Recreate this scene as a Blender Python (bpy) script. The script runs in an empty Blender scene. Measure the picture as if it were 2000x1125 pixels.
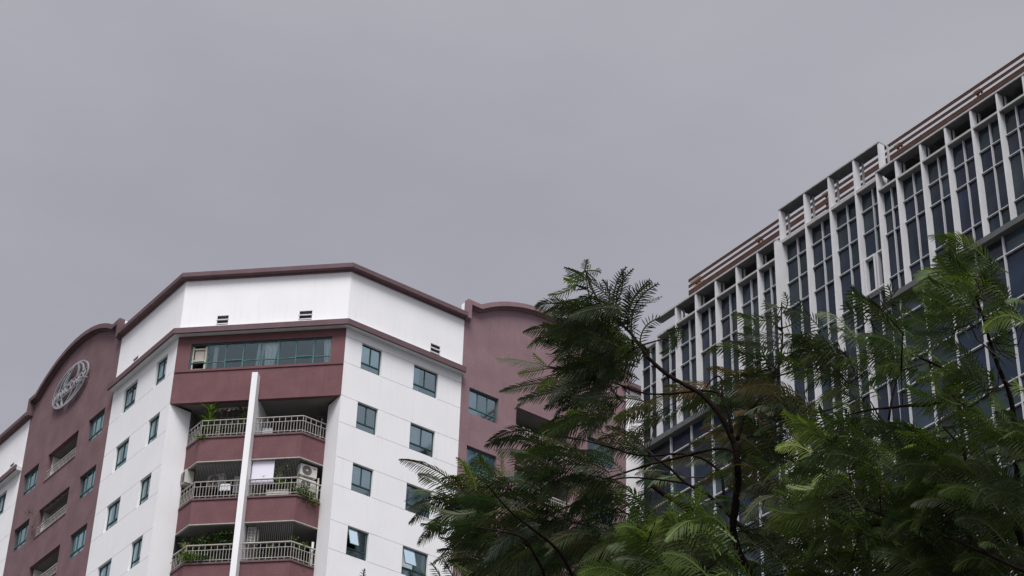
import bpy, math, random
import numpy as np
from mathutils import Vector, Matrix
random.seed(7); rng = np.random.default_rng(7)
scn = bpy.context.scene
col = scn.collection
R_ = math.radians

# ------------------------------------------------------------------ camera
EYE = 1.6
PITCH, ROLL, FPX = R_(34.081223), R_(1.921226), 4215.087
cp, sp = math.cos(PITCH), math.sin(PITCH); cr, sr = math.cos(ROLL), math.sin(ROLL)
Fv = Vector((0, cp, sp)); R0 = Vector((1, 0, 0)); U0 = Vector((0, -sp, cp))
Rv = R0*cr + U0*sr; Uv = -R0*sr + U0*cr
cam_d = bpy.data.cameras.new('camera'); cam = bpy.data.objects.new('camera', cam_d); col.objects.link(cam)
m = Matrix((Rv, Uv, -Fv)).transposed().to_4x4(); m.translation = Vector((0, 0, EYE)); cam.matrix_world = m
cam_d.sensor_width = 36; cam_d.lens = FPX/2000*36; cam_d.clip_end = 3000; cam_d.clip_start = 0.1
scn.camera = cam
scn.render.resolution_x = 1024; scn.render.resolution_y = 576

# ------------------------------------------------------------------ sky, sun, exposure
SUN_EL, SUN_AZ = 59.0, 182.0          # azimuth clockwise from +Y: the sun stands behind the camera above thin cloud
w = bpy.data.worlds.new('World'); scn.world = w; w.use_nodes = True
nt = w.node_tree; nt.nodes.clear()
out = nt.nodes.new('ShaderNodeOutputWorld'); bg = nt.nodes.new('ShaderNodeBackground')
sky = nt.nodes.new('ShaderNodeTexSky'); sky.sky_type = 'NISHITA'; sky.sun_disc = False
sky.sun_elevation = R_(SUN_EL); sky.sun_rotation = R_(SUN_AZ); sky.dust_density = 4; sky.air_density = 1.5
skm = nt.nodes.new('ShaderNodeVectorMath'); skm.operation = 'SCALE'; skm.inputs['Scale'].default_value = 0.05
tc = nt.nodes.new('ShaderNodeTexCoord')
mp = nt.nodes.new('ShaderNodeMapping'); mp.inputs['Scale'].default_value = (1, 1, 2.4)
nz = nt.nodes.new('ShaderNodeTexNoise'); nz.inputs['Scale'].default_value = 2.6; nz.inputs['Detail'].default_value = 6; nz.inputs['Roughness'].default_value = .56
rp = nt.nodes.new('ShaderNodeValToRGB')
rp.color_ramp.elements[0].position = .25; rp.color_ramp.elements[0].color = (.172, .173, .200, 1)
rp.color_ramp.elements[1].position = .75; rp.color_ramp.elements[1].color = (.222, .221, .241, 1)
dot = nt.nodes.new('ShaderNodeVectorMath'); dot.operation = 'DOT_PRODUCT'
az, el = R_(SUN_AZ), R_(SUN_EL)
sdir = Vector((math.sin(az)*math.cos(el), math.cos(az)*math.cos(el), math.sin(el)))
dot.inputs[1].default_value = sdir
mr = nt.nodes.new('ShaderNodeMapRange'); mr.inputs[1].default_value = .45; mr.inputs[2].default_value = 1; mr.inputs[3].default_value = 1; mr.inputs[4].default_value = 2.8; mr.interpolation_type = 'SMOOTHSTEP'
cl = nt.nodes.new('ShaderNodeVectorMath'); cl.operation = 'SCALE'
mx = nt.nodes.new('ShaderNodeMix'); mx.data_type = 'RGBA'; mx.inputs[0].default_value = .97
L = nt.links.new
L(tc.outputs['Generated'], mp.inputs[0]); L(mp.outputs[0], nz.inputs['Vector']); L(nz.outputs['Fac'], rp.inputs[0])
L(tc.outputs['Generated'], dot.inputs[0]); L(dot.outputs['Value'], mr.inputs[0])
L(rp.outputs[0], cl.inputs[0]); L(mr.outputs[0], cl.inputs['Scale'])
L(sky.outputs[0], skm.inputs[0]); L(skm.outputs[0], mx.inputs[6]); L(cl.outputs[0], mx.inputs[7])
L(mx.outputs[2], bg.inputs['Color']); bg.inputs['Strength'].default_value = 1.0; L(bg.outputs[0], out.inputs[0])
sl = bpy.data.lights.new('sun', 'SUN'); sl.energy = 1.85; sl.angle = R_(28); sl.color = (1, .975, .945)
so = bpy.data.objects.new('sun', sl); col.objects.link(so); so.rotation_euler = sdir.to_track_quat('Z', 'Y').to_euler(); so.location = sdir*80
scn.view_settings.view_transform = 'Standard'; scn.view_settings.look = 'None'
scn.view_settings.exposure = 1.02; scn.view_settings.gamma = 1

# ------------------------------------------------------------------ materials
MATS = {}
def mat(name, rgb, rough=.85, noise=.08, scale=1.2, bump=.0, bscale=40, streak=0, metal=0, spec=.3, dirt=None, dscale=.5, attr=None):
    if name in MATS: return MATS[name]
    M = bpy.data.materials.new(name); M.use_nodes = True; n = M.node_tree; l = n.links.new
    b = n.nodes['Principled BSDF']; b.inputs['Roughness'].default_value = rough; b.inputs['Metallic'].default_value = metal
    b.inputs['Specular IOR Level'].default_value = spec
    t = n.nodes.new('ShaderNodeTexCoord'); src = None
    nz = n.nodes.new('ShaderNodeTexNoise'); nz.inputs['Scale'].default_value = scale; nz.inputs['Detail'].default_value = 6
    l(t.outputs['Object'], nz.inputs['Vector'])
    r = n.nodes.new('ShaderNodeValToRGB'); r.color_ramp.elements[0].position = .3; r.color_ramp.elements[1].position = .7
    r.color_ramp.elements[0].color = tuple(c*(1-noise) for c in rgb)+(1,); r.color_ramp.elements[1].color = tuple(min(1, c*(1+noise)) for c in rgb)+(1,)
    l(nz.outputs['Fac'], r.inputs[0]); src = r.outputs[0]
    if streak:
        mp = n.nodes.new('ShaderNodeMapping'); mp.inputs['Scale'].default_value = (2.2, 2.2, .16); l(t.outputs['Object'], mp.inputs[0])
        s = n.nodes.new('ShaderNodeTexNoise'); s.inputs['Scale'].default_value = 2.3; s.inputs['Detail'].default_value = 7; s.inputs['Roughness'].default_value = .65; l(mp.outputs[0], s.inputs['Vector'])
        mr = n.nodes.new('ShaderNodeMapRange'); mr.inputs[1].default_value = .52; mr.inputs[2].default_value = .8; mr.inputs[3].default_value = 1; mr.inputs[4].default_value = 1-streak; l(s.outputs['Fac'], mr.inputs[0])
        mm = n.nodes.new('ShaderNodeVectorMath'); mm.operation = 'SCALE'; l(src, mm.inputs[0]); l(mr.outputs[0], mm.inputs['Scale']); src = mm.outputs[0]
    if dirt:
        s = n.nodes.new('ShaderNodeTexNoise'); s.inputs['Scale'].default_value = dscale; s.inputs['Detail'].default_value = 9; s.inputs['Roughness'].default_value = .7; l(t.outputs['Object'], s.inputs['Vector'])
        mr = n.nodes.new('ShaderNodeMapRange'); mr.inputs[1].default_value = .52; mr.inputs[2].default_value = .66; l(s.outputs['Fac'], mr.inputs[0])
        mm = n.nodes.new('ShaderNodeMix'); mm.data_type = 'RGBA'; l(mr.outputs[0], mm.inputs[0]); l(src, mm.inputs[6]); mm.inputs[7].default_value = dirt+(1,); src = mm.outputs[2]
    if attr:
        a = n.nodes.new('ShaderNodeAttribute'); a.attribute_name = attr
        mm = n.nodes.new('ShaderNodeMix'); mm.data_type = 'RGBA'; mm.blend_type = 'MULTIPLY'; mm.inputs[0].default_value = 1; l(src, mm.inputs[6]); l(a.outputs['Color'], mm.inputs[7]); src = mm.outputs[2]
    l(src, b.inputs['Base Color'])
    if bump:
        s = n.nodes.new('ShaderNodeTexNoise'); s.inputs['Scale'].default_value = bscale; s.inputs['Detail'].default_value = 4; l(t.outputs['Object'], s.inputs['Vector'])
        bp = n.nodes.new('ShaderNodeBump'); bp.inputs['Strength'].default_value = bump; bp.inputs['Distance'].default_value = .02; l(s.outputs['Fac'], bp.inputs['Height']); l(bp.outputs[0], b.inputs['Normal'])
    MATS[name] = M; return M
WHITE = mat('white_stucco', (.79, .79, .80), .9, .03, .5, .10, 14, streak=.085)
GABLE = mat('maroon_stucco', (.165, .101, .110), .85, .16, .9, .5, 9, streak=.16)
GABLE2 = mat('faded_maroon_stucco', (.220, .142, .157), .85, .10, .9, .5, 9, streak=.16)
BOX = mat('deep_maroon_stucco', (.140, .064, .070), .8, .12, 1.4, .5, 9, streak=.18)
TRIM = mat('maroon_trim', (.122, .074, .082), .75, .12, 2, .3, 14, streak=.15)
SOFF = mat('grey_soffit', (.66, .68, .69), .9, .05, 2)
ROOM = mat('dark_room', (.03, .032, .035), .9, .3, 2)
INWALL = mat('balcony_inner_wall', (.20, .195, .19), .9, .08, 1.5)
GREEN = mat('green_window_frame', (.045, .135, .12), .5, .15, 5)
DGREEN = mat('dark_green_window_frame', (.018, .06, .058), .45, .15, 5)
SILLG = mat('grey_sill_panel', (.13, .15, .18), .5, .1, 5)
RAIL = mat('pale_railing_paint', (.38, .36, .33), .5, .15, 6)
CURT = mat('pale_curtain', (.72, .75, .77), .9, .06, 8)
BLIND = mat('window_blind', (.76, .86, .87), .8, .06, 8)
CREAM = mat('cream_plastic', (.42, .38, .33), .6, .08, 4)
ACW = mat('aged_white_metal', (.50, .49, .45), .5, .06, 4)
DARKP = mat('dark_plastic', (.06, .05, .055), .5, .1, 8)
LOUV = mat('vent_blade', (.75, .73, .76), .7, .04, 4)
LOGO = mat('brushed_grey_metal', (.31, .315, .33), .45, .06, 6, metal=.2)
FIN = mat('pale_metal_cladding', (.56, .565, .58), .55, .05, 1.2, streak=.16)
BEAM = mat('weathered_beam', (.36, .36, .36), .7, .12, 3, streak=.2)
MULL = mat('aluminium_mullion', (.42, .43, .45), .5, .05, 3)
LEDGE = mat('grey_ledge', (.085, .09, .09), .8, .15, 2, streak=.2)
RUST = mat('rusted_red_steel', (.070, .029, .022), .8, .3, 3, .3, 20, dirt=(.045, .022, .018), dscale=5)
RUSTP = mat('peeling_slat_top', (.38, .36, .34), .8, .1, 4, dirt=(.09, .03, .022), dscale=6)
OCHRE = mat('rusty_bracket_steel', (.22, .12, .05), .8, .4, 6)
STEEL = mat('blue_grey_steel', (.075, .095, .115), .5, .15, 4)
CREAMB = mat('dirty_cream_beam', (.40, .37, .28), .8, .25, 3, dirt=(.12, .10, .07), dscale=3)
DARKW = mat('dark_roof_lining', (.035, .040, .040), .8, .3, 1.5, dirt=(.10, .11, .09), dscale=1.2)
UND2 = mat('grey_underside_shade', (.17, .17, .165), .8, .15, 2)  # shade under the roof beams, put into the colour
UND = mat('dark_underside_shade', (.10, .10, .105), .8, .15, 2)  # shade under the top beams, put into the colour
BARK = mat('dark_bark', (.016, .011, .010), .95, .4, 14, .6, 40, spec=.05)
BARKT = mat('tan_twig_bark', (.10, .085, .055), .85, .3, 14)
ASPH = mat('asphalt', (.05, .05, .052), .9, .2, .8, .4, 30)
PAVE = mat('paving', (.09, .088, .082), .9, .2, .6, .3, 12)

def glass(name, tint, refl, rough=.05):
    M = bpy.data.materials.new(name); M.use_nodes = True; n = M.node_tree; n.nodes.clear(); l = n.links.new
    o = n.nodes.new('ShaderNodeOutputMaterial'); t = n.nodes.new('ShaderNodeBsdfTransparent'); t.inputs[0].default_value = tint+(1,)
    g = n.nodes.new('ShaderNodeBsdfGlossy'); g.inputs['Roughness'].default_value = rough; g.inputs['Color'].default_value = (.74, .92, .98, 1)
    f = n.nodes.new('ShaderNodeFresnel'); f.inputs['IOR'].default_value = 1.5
    a = n.nodes.new('ShaderNodeMath'); a.operation = 'MULTIPLY_ADD'; a.inputs[1].default_value = 1.3; a.inputs[2].default_value = refl
    m = n.nodes.new('ShaderNodeMixShader'); l(f.outputs[0], a.inputs[0]); l(a.outputs[0], m.inputs[0]); l(t.outputs[0], m.inputs[1]); l(g.outputs[0], m.inputs[2]); l(m.outputs[0], o.inputs[0])
    MATS[name] = M; return M
GL = glass('green_tinted_glass', (.84, .96, .97), .30)
GLC = glass('clear_glass', (.88, .96, .96), .04, .03)
GLB = glass('blue_tinted_glass', (.66, .80, .90), .30)
def curtain_glass():
    M = bpy.data.materials.new('dark_facade_glass'); M.use_nodes = True; n = M.node_tree; l = n.links.new
    b = n.nodes['Principled BSDF']; b.inputs['Roughness'].default_value = .06; b.inputs['IOR'].default_value = 1.45; b.inputs['Specular IOR Level'].default_value = .36
    a = n.nodes.new('ShaderNodeAttribute'); a.attribute_name = 'tint'
    t = n.nodes.new('ShaderNodeTexCoord'); mp = n.nodes.new('ShaderNodeMapping'); mp.inputs['Scale'].default_value = (.5, .5, .8)
    z = n.nodes.new('ShaderNodeTexNoise'); z.inputs['Scale'].default_value = 1.1; z.inputs['Detail'].default_value = 5
    l(t.outputs['Object'], mp.inputs[0]); l(mp.outputs[0], z.inputs['Vector'])
    r = n.nodes.new('ShaderNodeMapRange'); r.inputs[1].default_value = .3; r.inputs[2].default_value = .7; r.inputs[3].default_value = .65; r.inputs[4].default_value = 1.35; l(z.outputs['Fac'], r.inputs[0])
    v = n.nodes.new('ShaderNodeVectorMath'); v.operation = 'SCALE'; l(a.outputs['Color'], v.inputs[0]); l(r.outputs[0], v.inputs['Scale']); l(v.outputs[0], b.inputs['Base Color'])
    z2 = n.nodes.new('ShaderNodeTexNoise'); z2.inputs['Scale'].default_value = .8; l(t.outputs['Object'], z2.inputs['Vector'])
    bp = n.nodes.new('ShaderNodeBump'); bp.inputs['Strength'].default_value = .12; bp.inputs['Distance'].default_value = .05; l(z2.outputs['Fac'], bp.inputs['Height']); l(bp.outputs[0], b.inputs['Normal'])
    return M
CG = curtain_glass()
def leaf_mat():
    M = bpy.data.materials.new('leaf'); M.use_nodes = True; n = M.node_tree; n.nodes.clear(); l = n.links.new
    o = n.nodes.new('ShaderNodeOutputMaterial'); a = n.nodes.new('ShaderNodeAttribute'); a.attribute_name = 'tint'
    d = n.nodes.new('ShaderNodeBsdfPrincipled'); d.inputs['Roughness'].default_value = .5; d.inputs['Specular IOR Level'].default_value = .14
    t = n.nodes.new('ShaderNodeBsdfTranslucent'); m = n.nodes.new('ShaderNodeMixShader'); m.inputs[0].default_value = .3
    v = n.nodes.new('ShaderNodeMix'); v.data_type = 'RGBA'; v.blend_type = 'MULTIPLY'; v.inputs[0].default_value = 1; v.inputs[7].default_value = (1.1, 1.25, .5, 1)
    l(a.outputs['Color'], d.inputs['Base Color']); l(a.outputs['Color'], v.inputs[6]); l(v.outputs[2], t.inputs[0])
    l(d.outputs[0], m.inputs[1]); l(t.outputs[0], m.inputs[2]); l(m.outputs[0], o.inputs[0])
    return M
LEAF = leaf_mat()

# ------------------------------------------------------------------ helpers
def tag(o, label=None, cat=None, group=None, kind=None):
    if label: o['label'] = label
    if cat: o['category'] = cat
    if group: o['group'] = group
    if kind: o['kind'] = kind
    return o
def empty(name, loc, rz=0):
    o = bpy.data.objects.new(name, None); col.objects.link(o); o.location = loc; o.rotation_euler = (0, 0, rz); o.empty_display_size = .5; return o
class MB:
    def __init__(s): s.v = []; s.f = []; s.c = []
    def add(s, vs, fs, c=None):
        n = len(s.v); s.v += [tuple(p) for p in vs]; s.f += [tuple(i+n for i in f) for f in fs]; s.c += [c]*len(fs); return s
    def box(s, x0, x1, y0, y1, z0, z1, c=None):
        if x0 > x1: x0, x1 = x1, x0
        if y0 > y1: y0, y1 = y1, y0
        if z0 > z1: z0, z1 = z1, z0
        return s.add([(x0,y0,z0),(x1,y0,z0),(x1,y1,z0),(x0,y1,z0),(x0,y0,z1),(x1,y0,z1),(x1,y1,z1),(x0,y1,z1)],
              [(0,3,2,1),(4,5,6,7),(0,1,5,4),(1,2,6,5),(2,3,7,6),(3,0,4,7)], c)
    def quad(s, a, b, c_, d, c=None): return s.add([a, b, c_, d], [(0,1,2,3)], c)
    def prism(s, poly, z0, z1, c=None):
        n = len(poly); vs = [(x, y, z0) for x, y in poly]+[(x, y, z1) for x, y in poly]
        fs = [tuple(range(n))[::-1], tuple(range(n, 2*n))]+[(i, (i+1) % n, n+(i+1) % n, n+i) for i in range(n)]
        return s.add(vs, fs, c)
    def prismy(s, poly, y0, y1, c=None):      # polygon in x,z extruded along y
        n = len(poly); vs = [(x, y0, z) for x, z in poly]+[(x, y1, z) for x, z in poly]
        fs = [tuple(range(n)), tuple(range(n, 2*n))[::-1]]+[(i, n+i, n+(i+1) % n, (i+1) % n) for i in range(n)]
        return s.add(vs, fs, c)
    def bar(s, a, b, r, n=4, r2=None, c=None): return s.tube([a, b], [r, r if r2 is None else r2], n, c)
    def tube(s, pts, rad, n=6, c=None):
        pts = [Vector(p) for p in pts]; base = len(s.v); up = Vector((0.3, .2, 1)).normalized()
        for i, p in enumerate(pts):
            d = (pts[min(i+1, len(pts)-1)]-pts[max(i-1, 0)]).normalized()
            x = d.cross(up)
            if x.length < .05: x = d.cross(Vector((1, 0, 0)))
            x.normalize(); y = d.cross(x)
            for k in range(n):
                a = 2*math.pi*k/n+math.pi/4; s.v.append(tuple(p+(x*math.cos(a)+y*math.sin(a))*rad[i]))
        for i in range(len(pts)-1):
            for k in range(n):
                s.f.append((base+i*n+k, base+i*n+(k+1) % n, base+(i+1)*n+(k+1) % n, base+(i+1)*n+k)); s.c.append(c)
        s.f.append(tuple(base+k for k in range(n))[::-1]); s.f.append(tuple(base+(len(pts)-1)*n+k for k in range(n))); s.c += [c, c]
        return s
    def build(s, name, m, parent=None, loc=(0, 0, 0), rz=0, smooth=False):
        me = bpy.data.meshes.new(name); me.from_pydata(s.v, [], s.f); me.update()
        if any(c is not None for c in s.c):
            at = me.attributes.new('tint', 'FLOAT_COLOR', 'FACE')
            at.data.foreach_set('color', np.array([tuple(c or (1, 1, 1))+(1,) for c in s.c], dtype=np.float32).ravel())
        if smooth: me.polygons.foreach_set('use_smooth', [True]*len(me.polygons))
        me.materials.append(m)
        o = bpy.data.objects.new(name, me); col.objects.link(o)
        if parent: o.parent = parent
        o.location = loc; o.rotation_euler = (0, 0, rz); return o
class Frame:                                  # x along the wall, y into the building, z from the ground
    def __init__(s, a, b=None, ang=None):
        s.a = Vector(a).to_2d(); s.ang = ang if ang is not None else math.atan2(b[1]-a[1], b[0]-a[0])
    def p(s, x, y, z=0):
        c, n = math.cos(s.ang), math.sin(s.ang); return Vector((s.a.x+x*c-y*n, s.a.y+x*n+y*c, z))
def copy_tree(o, parent=None):
    c = o.copy(); col.objects.link(c); c.parent = parent
    for ch in list(o.children): copy_tree(ch, c)
    return c
def relief(mb, s0, s1, z0, z1, rects):        # wall face with grooves and openings; rect = (x0,x1,z0,z1,depth,open)
    xs = sorted({s0, s1, *[min(max(v, s0), s1) for r in rects for v in r[:2]]}); zs = sorted({z0, z1, *[min(max(v, z0), z1) for r in rects for v in r[2:4]]})
    nx, nz_ = len(xs)-1, len(zs)-1; D = [[(0, 0)]*nz_ for _ in range(nx)]
    for i in range(nx):
        for j in range(nz_):
            cx, cz = (xs[i]+xs[i+1])/2, (zs[j]+zs[j+1])/2
            for r in rects:
                if r[0] < cx < r[1] and r[2] < cz < r[3]: D[i][j] = (r[4], r[5])
    for i in range(nx):
        for j in range(nz_):
            d, op = D[i][j]; a, b, c, e = xs[i], xs[i+1], zs[j], zs[j+1]
            if not op: mb.quad((a, d, c), (b, d, c), (b, d, e), (a, d, e))
            if i+1 < nx and D[i+1][j][0] != d:
                d2 = D[i+1][j][0]; mb.quad((b, d, c), (b, d2, c), (b, d2, e), (b, d, e))
            if j+1 < nz_ and D[i][j+1][0] != d:
                d2 = D[i][j+1][0]; mb.quad((a, d, e), (b, d, e), (b, d2, e), (a, d2, e))
    return mb
def sweep(mb, path, prof, z):                 # closed profile (outward offset, height) swept along a plan path, outside on the right
    n = len(path); P = [Vector(p).to_2d() for p in path]; off = []
    for i in range(n):
        ns = []
        if i > 0: u = (P[i]-P[i-1]).normalized(); ns.append(Vector((u.y, -u.x)))
        if i < n-1: u = (P[i+1]-P[i]).normalized(); ns.append(Vector((u.y, -u.x)))
        m_ = ns[0] if len(ns) == 1 else (ns[0]+ns[1])/(1+ns[0].dot(ns[1])); off.append(m_)
    k = len(prof); vs = [(P[i].x+off[i].x*o, P[i].y+off[i].y*o, z+h) for i in range(n) for o, h in prof]
    fs = [(i*k+j, i*k+(j+1) % k, (i+1)*k+(j+1) % k, (i+1)*k+j) for i in range(n-1) for j in range(k)]
    fs += [tuple(range(k))[::-1], tuple((n-1)*k+j for j in range(k))]
    return mb.add(vs, fs)
def sweep_wall(mb, path, prof):               # profile (outward offset, distance below path) swept along a path in the wall plane
    n = len(path); P = [Vector(p) for p in path]; off = []
    for i in range(n):
        ns = []
        if i > 0: u = (P[i]-P[i-1]).normalized(); ns.append(Vector((u.y, -u.x)))
        if i < n-1: u = (P[i+1]-P[i]).normalized(); ns.append(Vector((u.y, -u.x)))
        off.append(ns[0] if len(ns) == 1 else (ns[0]+ns[1])/max(.35, 1+ns[0].dot(ns[1])))
    k = len(prof); vs = [(P[i].x+off[i].x*d, -o, P[i].y+off[i].y*d) for i in range(n) for o, d in prof]
    fs = [(i*k+j, i*k+(j+1) % k, (i+1)*k+(j+1) % k, (i+1)*k+j) for i in range(n-1) for j in range(k)]
    fs += [tuple(range(k))[::-1], tuple((n-1)*k+j for j in range(k))]
    return mb.add(vs, fs)

# ------------------------------------------------------------------ ground
g = MB(); g.quad((-900, -600, 0), (900, -600, 0), (900, 1500, 0), (-900, 1500, 0)); tag(g.build('ground', PAVE), kind='structure')
g = MB(); g.quad((-300, -14, .004), (300, -14, .004), (300, 8, .004), (-300, 8, .004)); tag(g.build('road', ASPH), kind='structure')

# ------------------------------------------------------------------ apartment block
E = EYE
A, B, C, D = (-19.976, 93.853), (-16.090, 88.443), (-7.874, 87.092), (-2.343, 91.063)
fW1, fCH, fW3 = Frame(A, B), Frame(B, C), Frame(C, D)
LW1 = (Vector(B)-Vector(A)).length; LW3 = (Vector(D)-Vector(C)).length; LCH = (Vector(C)-Vector(B)).length
root = empty('apartment_block', (-12, 89, 0)); RL = Vector((-12, 89, 0))
tag(root, 'white and maroon apartment block with arched gables and stacked corner balconies', 'building')
def put(mb, name, m, fr, parent=root, smooth=False):     # mesh written in a wall frame
    return mb.build(name, m, parent, Vector((fr.a.x, fr.a.y, 0))-(RL if parent is root else Vector((0, 0, 0))), fr.ang, smooth)
H = 3.3; NF = 8
zt = [55.84+E-H*k for k in range(NF)]; zb = [54.39+E-H*k for k in range(NF)]
Z0 = 0.0; ZT = 59.66+E; ZJ = 56.30+E
def grooves(s0, s1):
    r = []
    for k in range(NF): r += [(s0, s1, zt[k]-.012, zt[k]+.012, .022, 0), (s0, s1, zb[k]-.012, zb[k]+.012, .022, 0)]
    return r
cols_W1 = [(1.27, 2.68), (4.60, 5.72)]; cols_W3 = [(.95, 2.10), (3.98, 5.42)]
def holes(cols, dz0=0, dz1=0, n=NF): return [(a, b, zb[k]+dz0, zt[k]+dz1, .2, 1) for k in range(n) for a, b in cols]
def white_wall(fr, s0, s1, cols, vents=()):
    mb = relief(MB(), s0, s1, Z0, ZT+.1, grooves(s0, s1)+holes(cols)+[(a, b, 56.88+E, 57.42+E, .25, 1) for a, b in vents])
    return put(mb, 'wall', WHITE, fr)
white_wall(fW1, 0, LW1, cols_W1, [(1.75, 2.3)])
white_wall(fW3, 0, LW3, cols_W3, [(4.88, 5.44)])
white_wall(fW1, -30, -10.5, [(-13.2, -12.07), (-16.4, -15)], [(-12.3, -11.75)])
white_wall(fW3, LW3+10.5, LW3+30, [(LW3+12.1, LW3+13.2), (LW3+15, LW3+16.4)])
# chamfer: white attic above, maroon glazed storey below
ZBX = 52.53+E
mb = relief(MB(), 0, LCH, 56.30+E, ZT+.1, [(1.82, 2.38, 56.88+E, 57.42+E, .25, 1), (5.92, 6.55, 56.88+E, 57.42+E, .25, 1)]); put(mb, 'wall', WHITE, fCH)
mb = relief(MB(), 0, LCH, ZBX, 56.30+E, [(.69, 7.65, 54.40+E, 55.86+E, .2, 1)])
mb.box(0, LCH, 0.002, .22, ZBX-.001, ZBX+.01)
put(mb, 'bay_wall', BOX, fCH)
mb = MB(); mb.prism([(0.0, 0), (LCH, 0), (LCH, .0), (LCH-.04, .07), (LCH, .09), (0, .09)], 54.26+E, 54.31+E)
mb = MB().box(.02, LCH-.02, -.045, -.002, 54.25+E, 54.32+E); put(mb, 'sill_band', BOX, fCH)
# attic vents
def vent(fr, a, b):
    mb = MB()
    for z in (57.17, 56.93): mb.box(a-.05, b+.03, -.02, .05, z+E, z+.032+E)
    o = put(mb, 'vent', LOUV, fr); d = MB().box(a+.004, b-.004, .055, .27, 56.884+E, 57.416+E).build('vent_backing', ROOM, o); return o
for fr, a, b in ((fW1, 1.75, 2.3), (fW3, 4.88, 5.44), (fCH, 1.82, 2.38), (fCH, 5.92, 6.55), (fW1, -12.3, -11.75)): vent(fr, a, b)
# cornices
def pth(*q): return [fr.p(x, 0).to_2d() for fr, x in q]
RO = [(p.x, p.y) for p in (RL,)][0]
def sweepc(name, path, prof, z, m):
    mb = sweep(MB(), [(p.x-RL.x, p.y-RL.y) for p in path], prof, z); return mb.build(name, m, root)
top_prof = [(-.3, -.06), (.10, -.06), (.10, .0), (.32, .03), (.32, .27), (-.3, .27)]
mid_face = [(.30, 0), (.40, 0), (.40, .30), (.30, .30)]
mid_soff = [(.002, .02), (.299, .02), (.299, .28), (.002, .24)]
for q in (((fW1, -.0), (fCH, 0), (fW3, 0), (fW3, LW3)), ((fW1, -30), (fW1, -10.5)), ((fW3, LW3+10.5), (fW3, LW3+30))):
    p = pth(*q)
    sweepc('cornice', p, top_prof, 59.62+E, TRIM)
    sweepc('ledge', p, mid_face, 56.28+E, TRIM)
    sweepc('soffit', p, mid_soff, 56.28+E, SOFF)
# gables
def gable(fr, s0):
    c = s0+5.25; zz = lambda a, b: (a+E, b+E)
    arc = []
    Rr = (4.45**2+1.38**2)/(2*1.38)
    for i in range(17):
        x = -4.45+8.9*i/16; arc.append((c+x, 62.02+E-Rr+math.sqrt(Rr*Rr-x*x)))
    prof = [(s0, 60.64+E)]+arc+[(s0+10.5, 60.64+E)]
    wc = [(s0+.5, s0+2.3), (s0+7.95, s0+9.75)]
    rects = holes(wc, -.05, -.04)+[(s0+3.4, s0+6.85, 54.24+E-H*k, 55.78+E-H*k, .25, 1) for k in range(NF)]
    for k in range(NF):
        for xx in (s0+3.38, s0+6.87): rects.append((xx-.008, xx+.008, 55.78+E-H*(k+1), 54.24+E-H*k, .015, 0))
    mb = relief(MB(), s0, s0+10.5, Z0, 58+E, rects)
    poly = [(s0, 58+E)]+prof+[(s0+10.5, 58+E)]
    mb.prismy(poly[::-1], 0, .03)
    put(mb, 'gable_wall', GABLE if fr is fW1 else GABLE2, fr)
    put(MB().prismy(poly[::-1], .032, .30), 'gable_parapet', WHITE, fr)
    mp_ = [(s0+.004, 59.60+E)]+[(s0+.004, 60.68+E)]+[(x, z+.04) for x, z in arc]+[(s0+10.496, 60.68+E)]+[(s0+10.496, 59.60+E)]
    mb = sweep_wall(MB(), mp_, [(-.02, .32), (.10, .32), (.10, .25), (.30, .23), (.30, -.02), (-.02, -.02)])
    put(mb, 'cornice', TRIM if fr is fW1 else GABLE2, fr)
    for xa in (s0-.006, s0+10.5): put(MB().box(xa, xa+.006, -.30, .30, 59.95+E, 60.66+E), 'parapet_end', WHITE, fr)
    for k in range(4):                        # recessed balconies in the gable
        a, b, z0, z1 = s0+3.4, s0+6.85, 54.24+E-H*k, 55.78+E-H*k; y1 = 1.7
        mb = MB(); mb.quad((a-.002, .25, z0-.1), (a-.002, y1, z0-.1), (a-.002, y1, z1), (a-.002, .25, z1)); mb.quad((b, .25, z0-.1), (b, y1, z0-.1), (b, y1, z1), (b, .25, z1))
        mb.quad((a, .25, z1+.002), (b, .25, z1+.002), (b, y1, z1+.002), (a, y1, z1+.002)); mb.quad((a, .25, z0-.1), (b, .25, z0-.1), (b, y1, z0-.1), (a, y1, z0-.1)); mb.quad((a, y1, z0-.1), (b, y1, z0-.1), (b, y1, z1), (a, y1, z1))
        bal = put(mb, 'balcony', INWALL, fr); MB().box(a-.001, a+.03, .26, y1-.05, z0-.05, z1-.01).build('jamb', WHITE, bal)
        MB().box(a+.9, b-.5, y1-.04, y1-.01, z0-.05, z1-.25).build('balcony_door', ROOM, bal)
        r = MB()
        for z, rr in ((z0+.52, .035), (z0+.36, .02), (z0+.08, .02)): r.bar((a, .06, z), (b, .06, z), rr)
        n = 22
        for i in range(n+1):
            x = a+(b-a)*i/n; r.bar((x, .06, z0+(0 if i % 2 else .08)), (x, .06, z0+.5), .013)
        r.build('railing', RAIL, bal)
    # coloured sill under the opening
    for k in range(4): put(MB().box(s0+3.34, s0+6.91, -.035, -.002, 54.14+E-H*k, 54.21+E-H*k), 'sill', GABLE, fr)
    return wc
gw1 = gable(fW1, -10.5); gw2 = gable(fW3, LW3)
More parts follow.
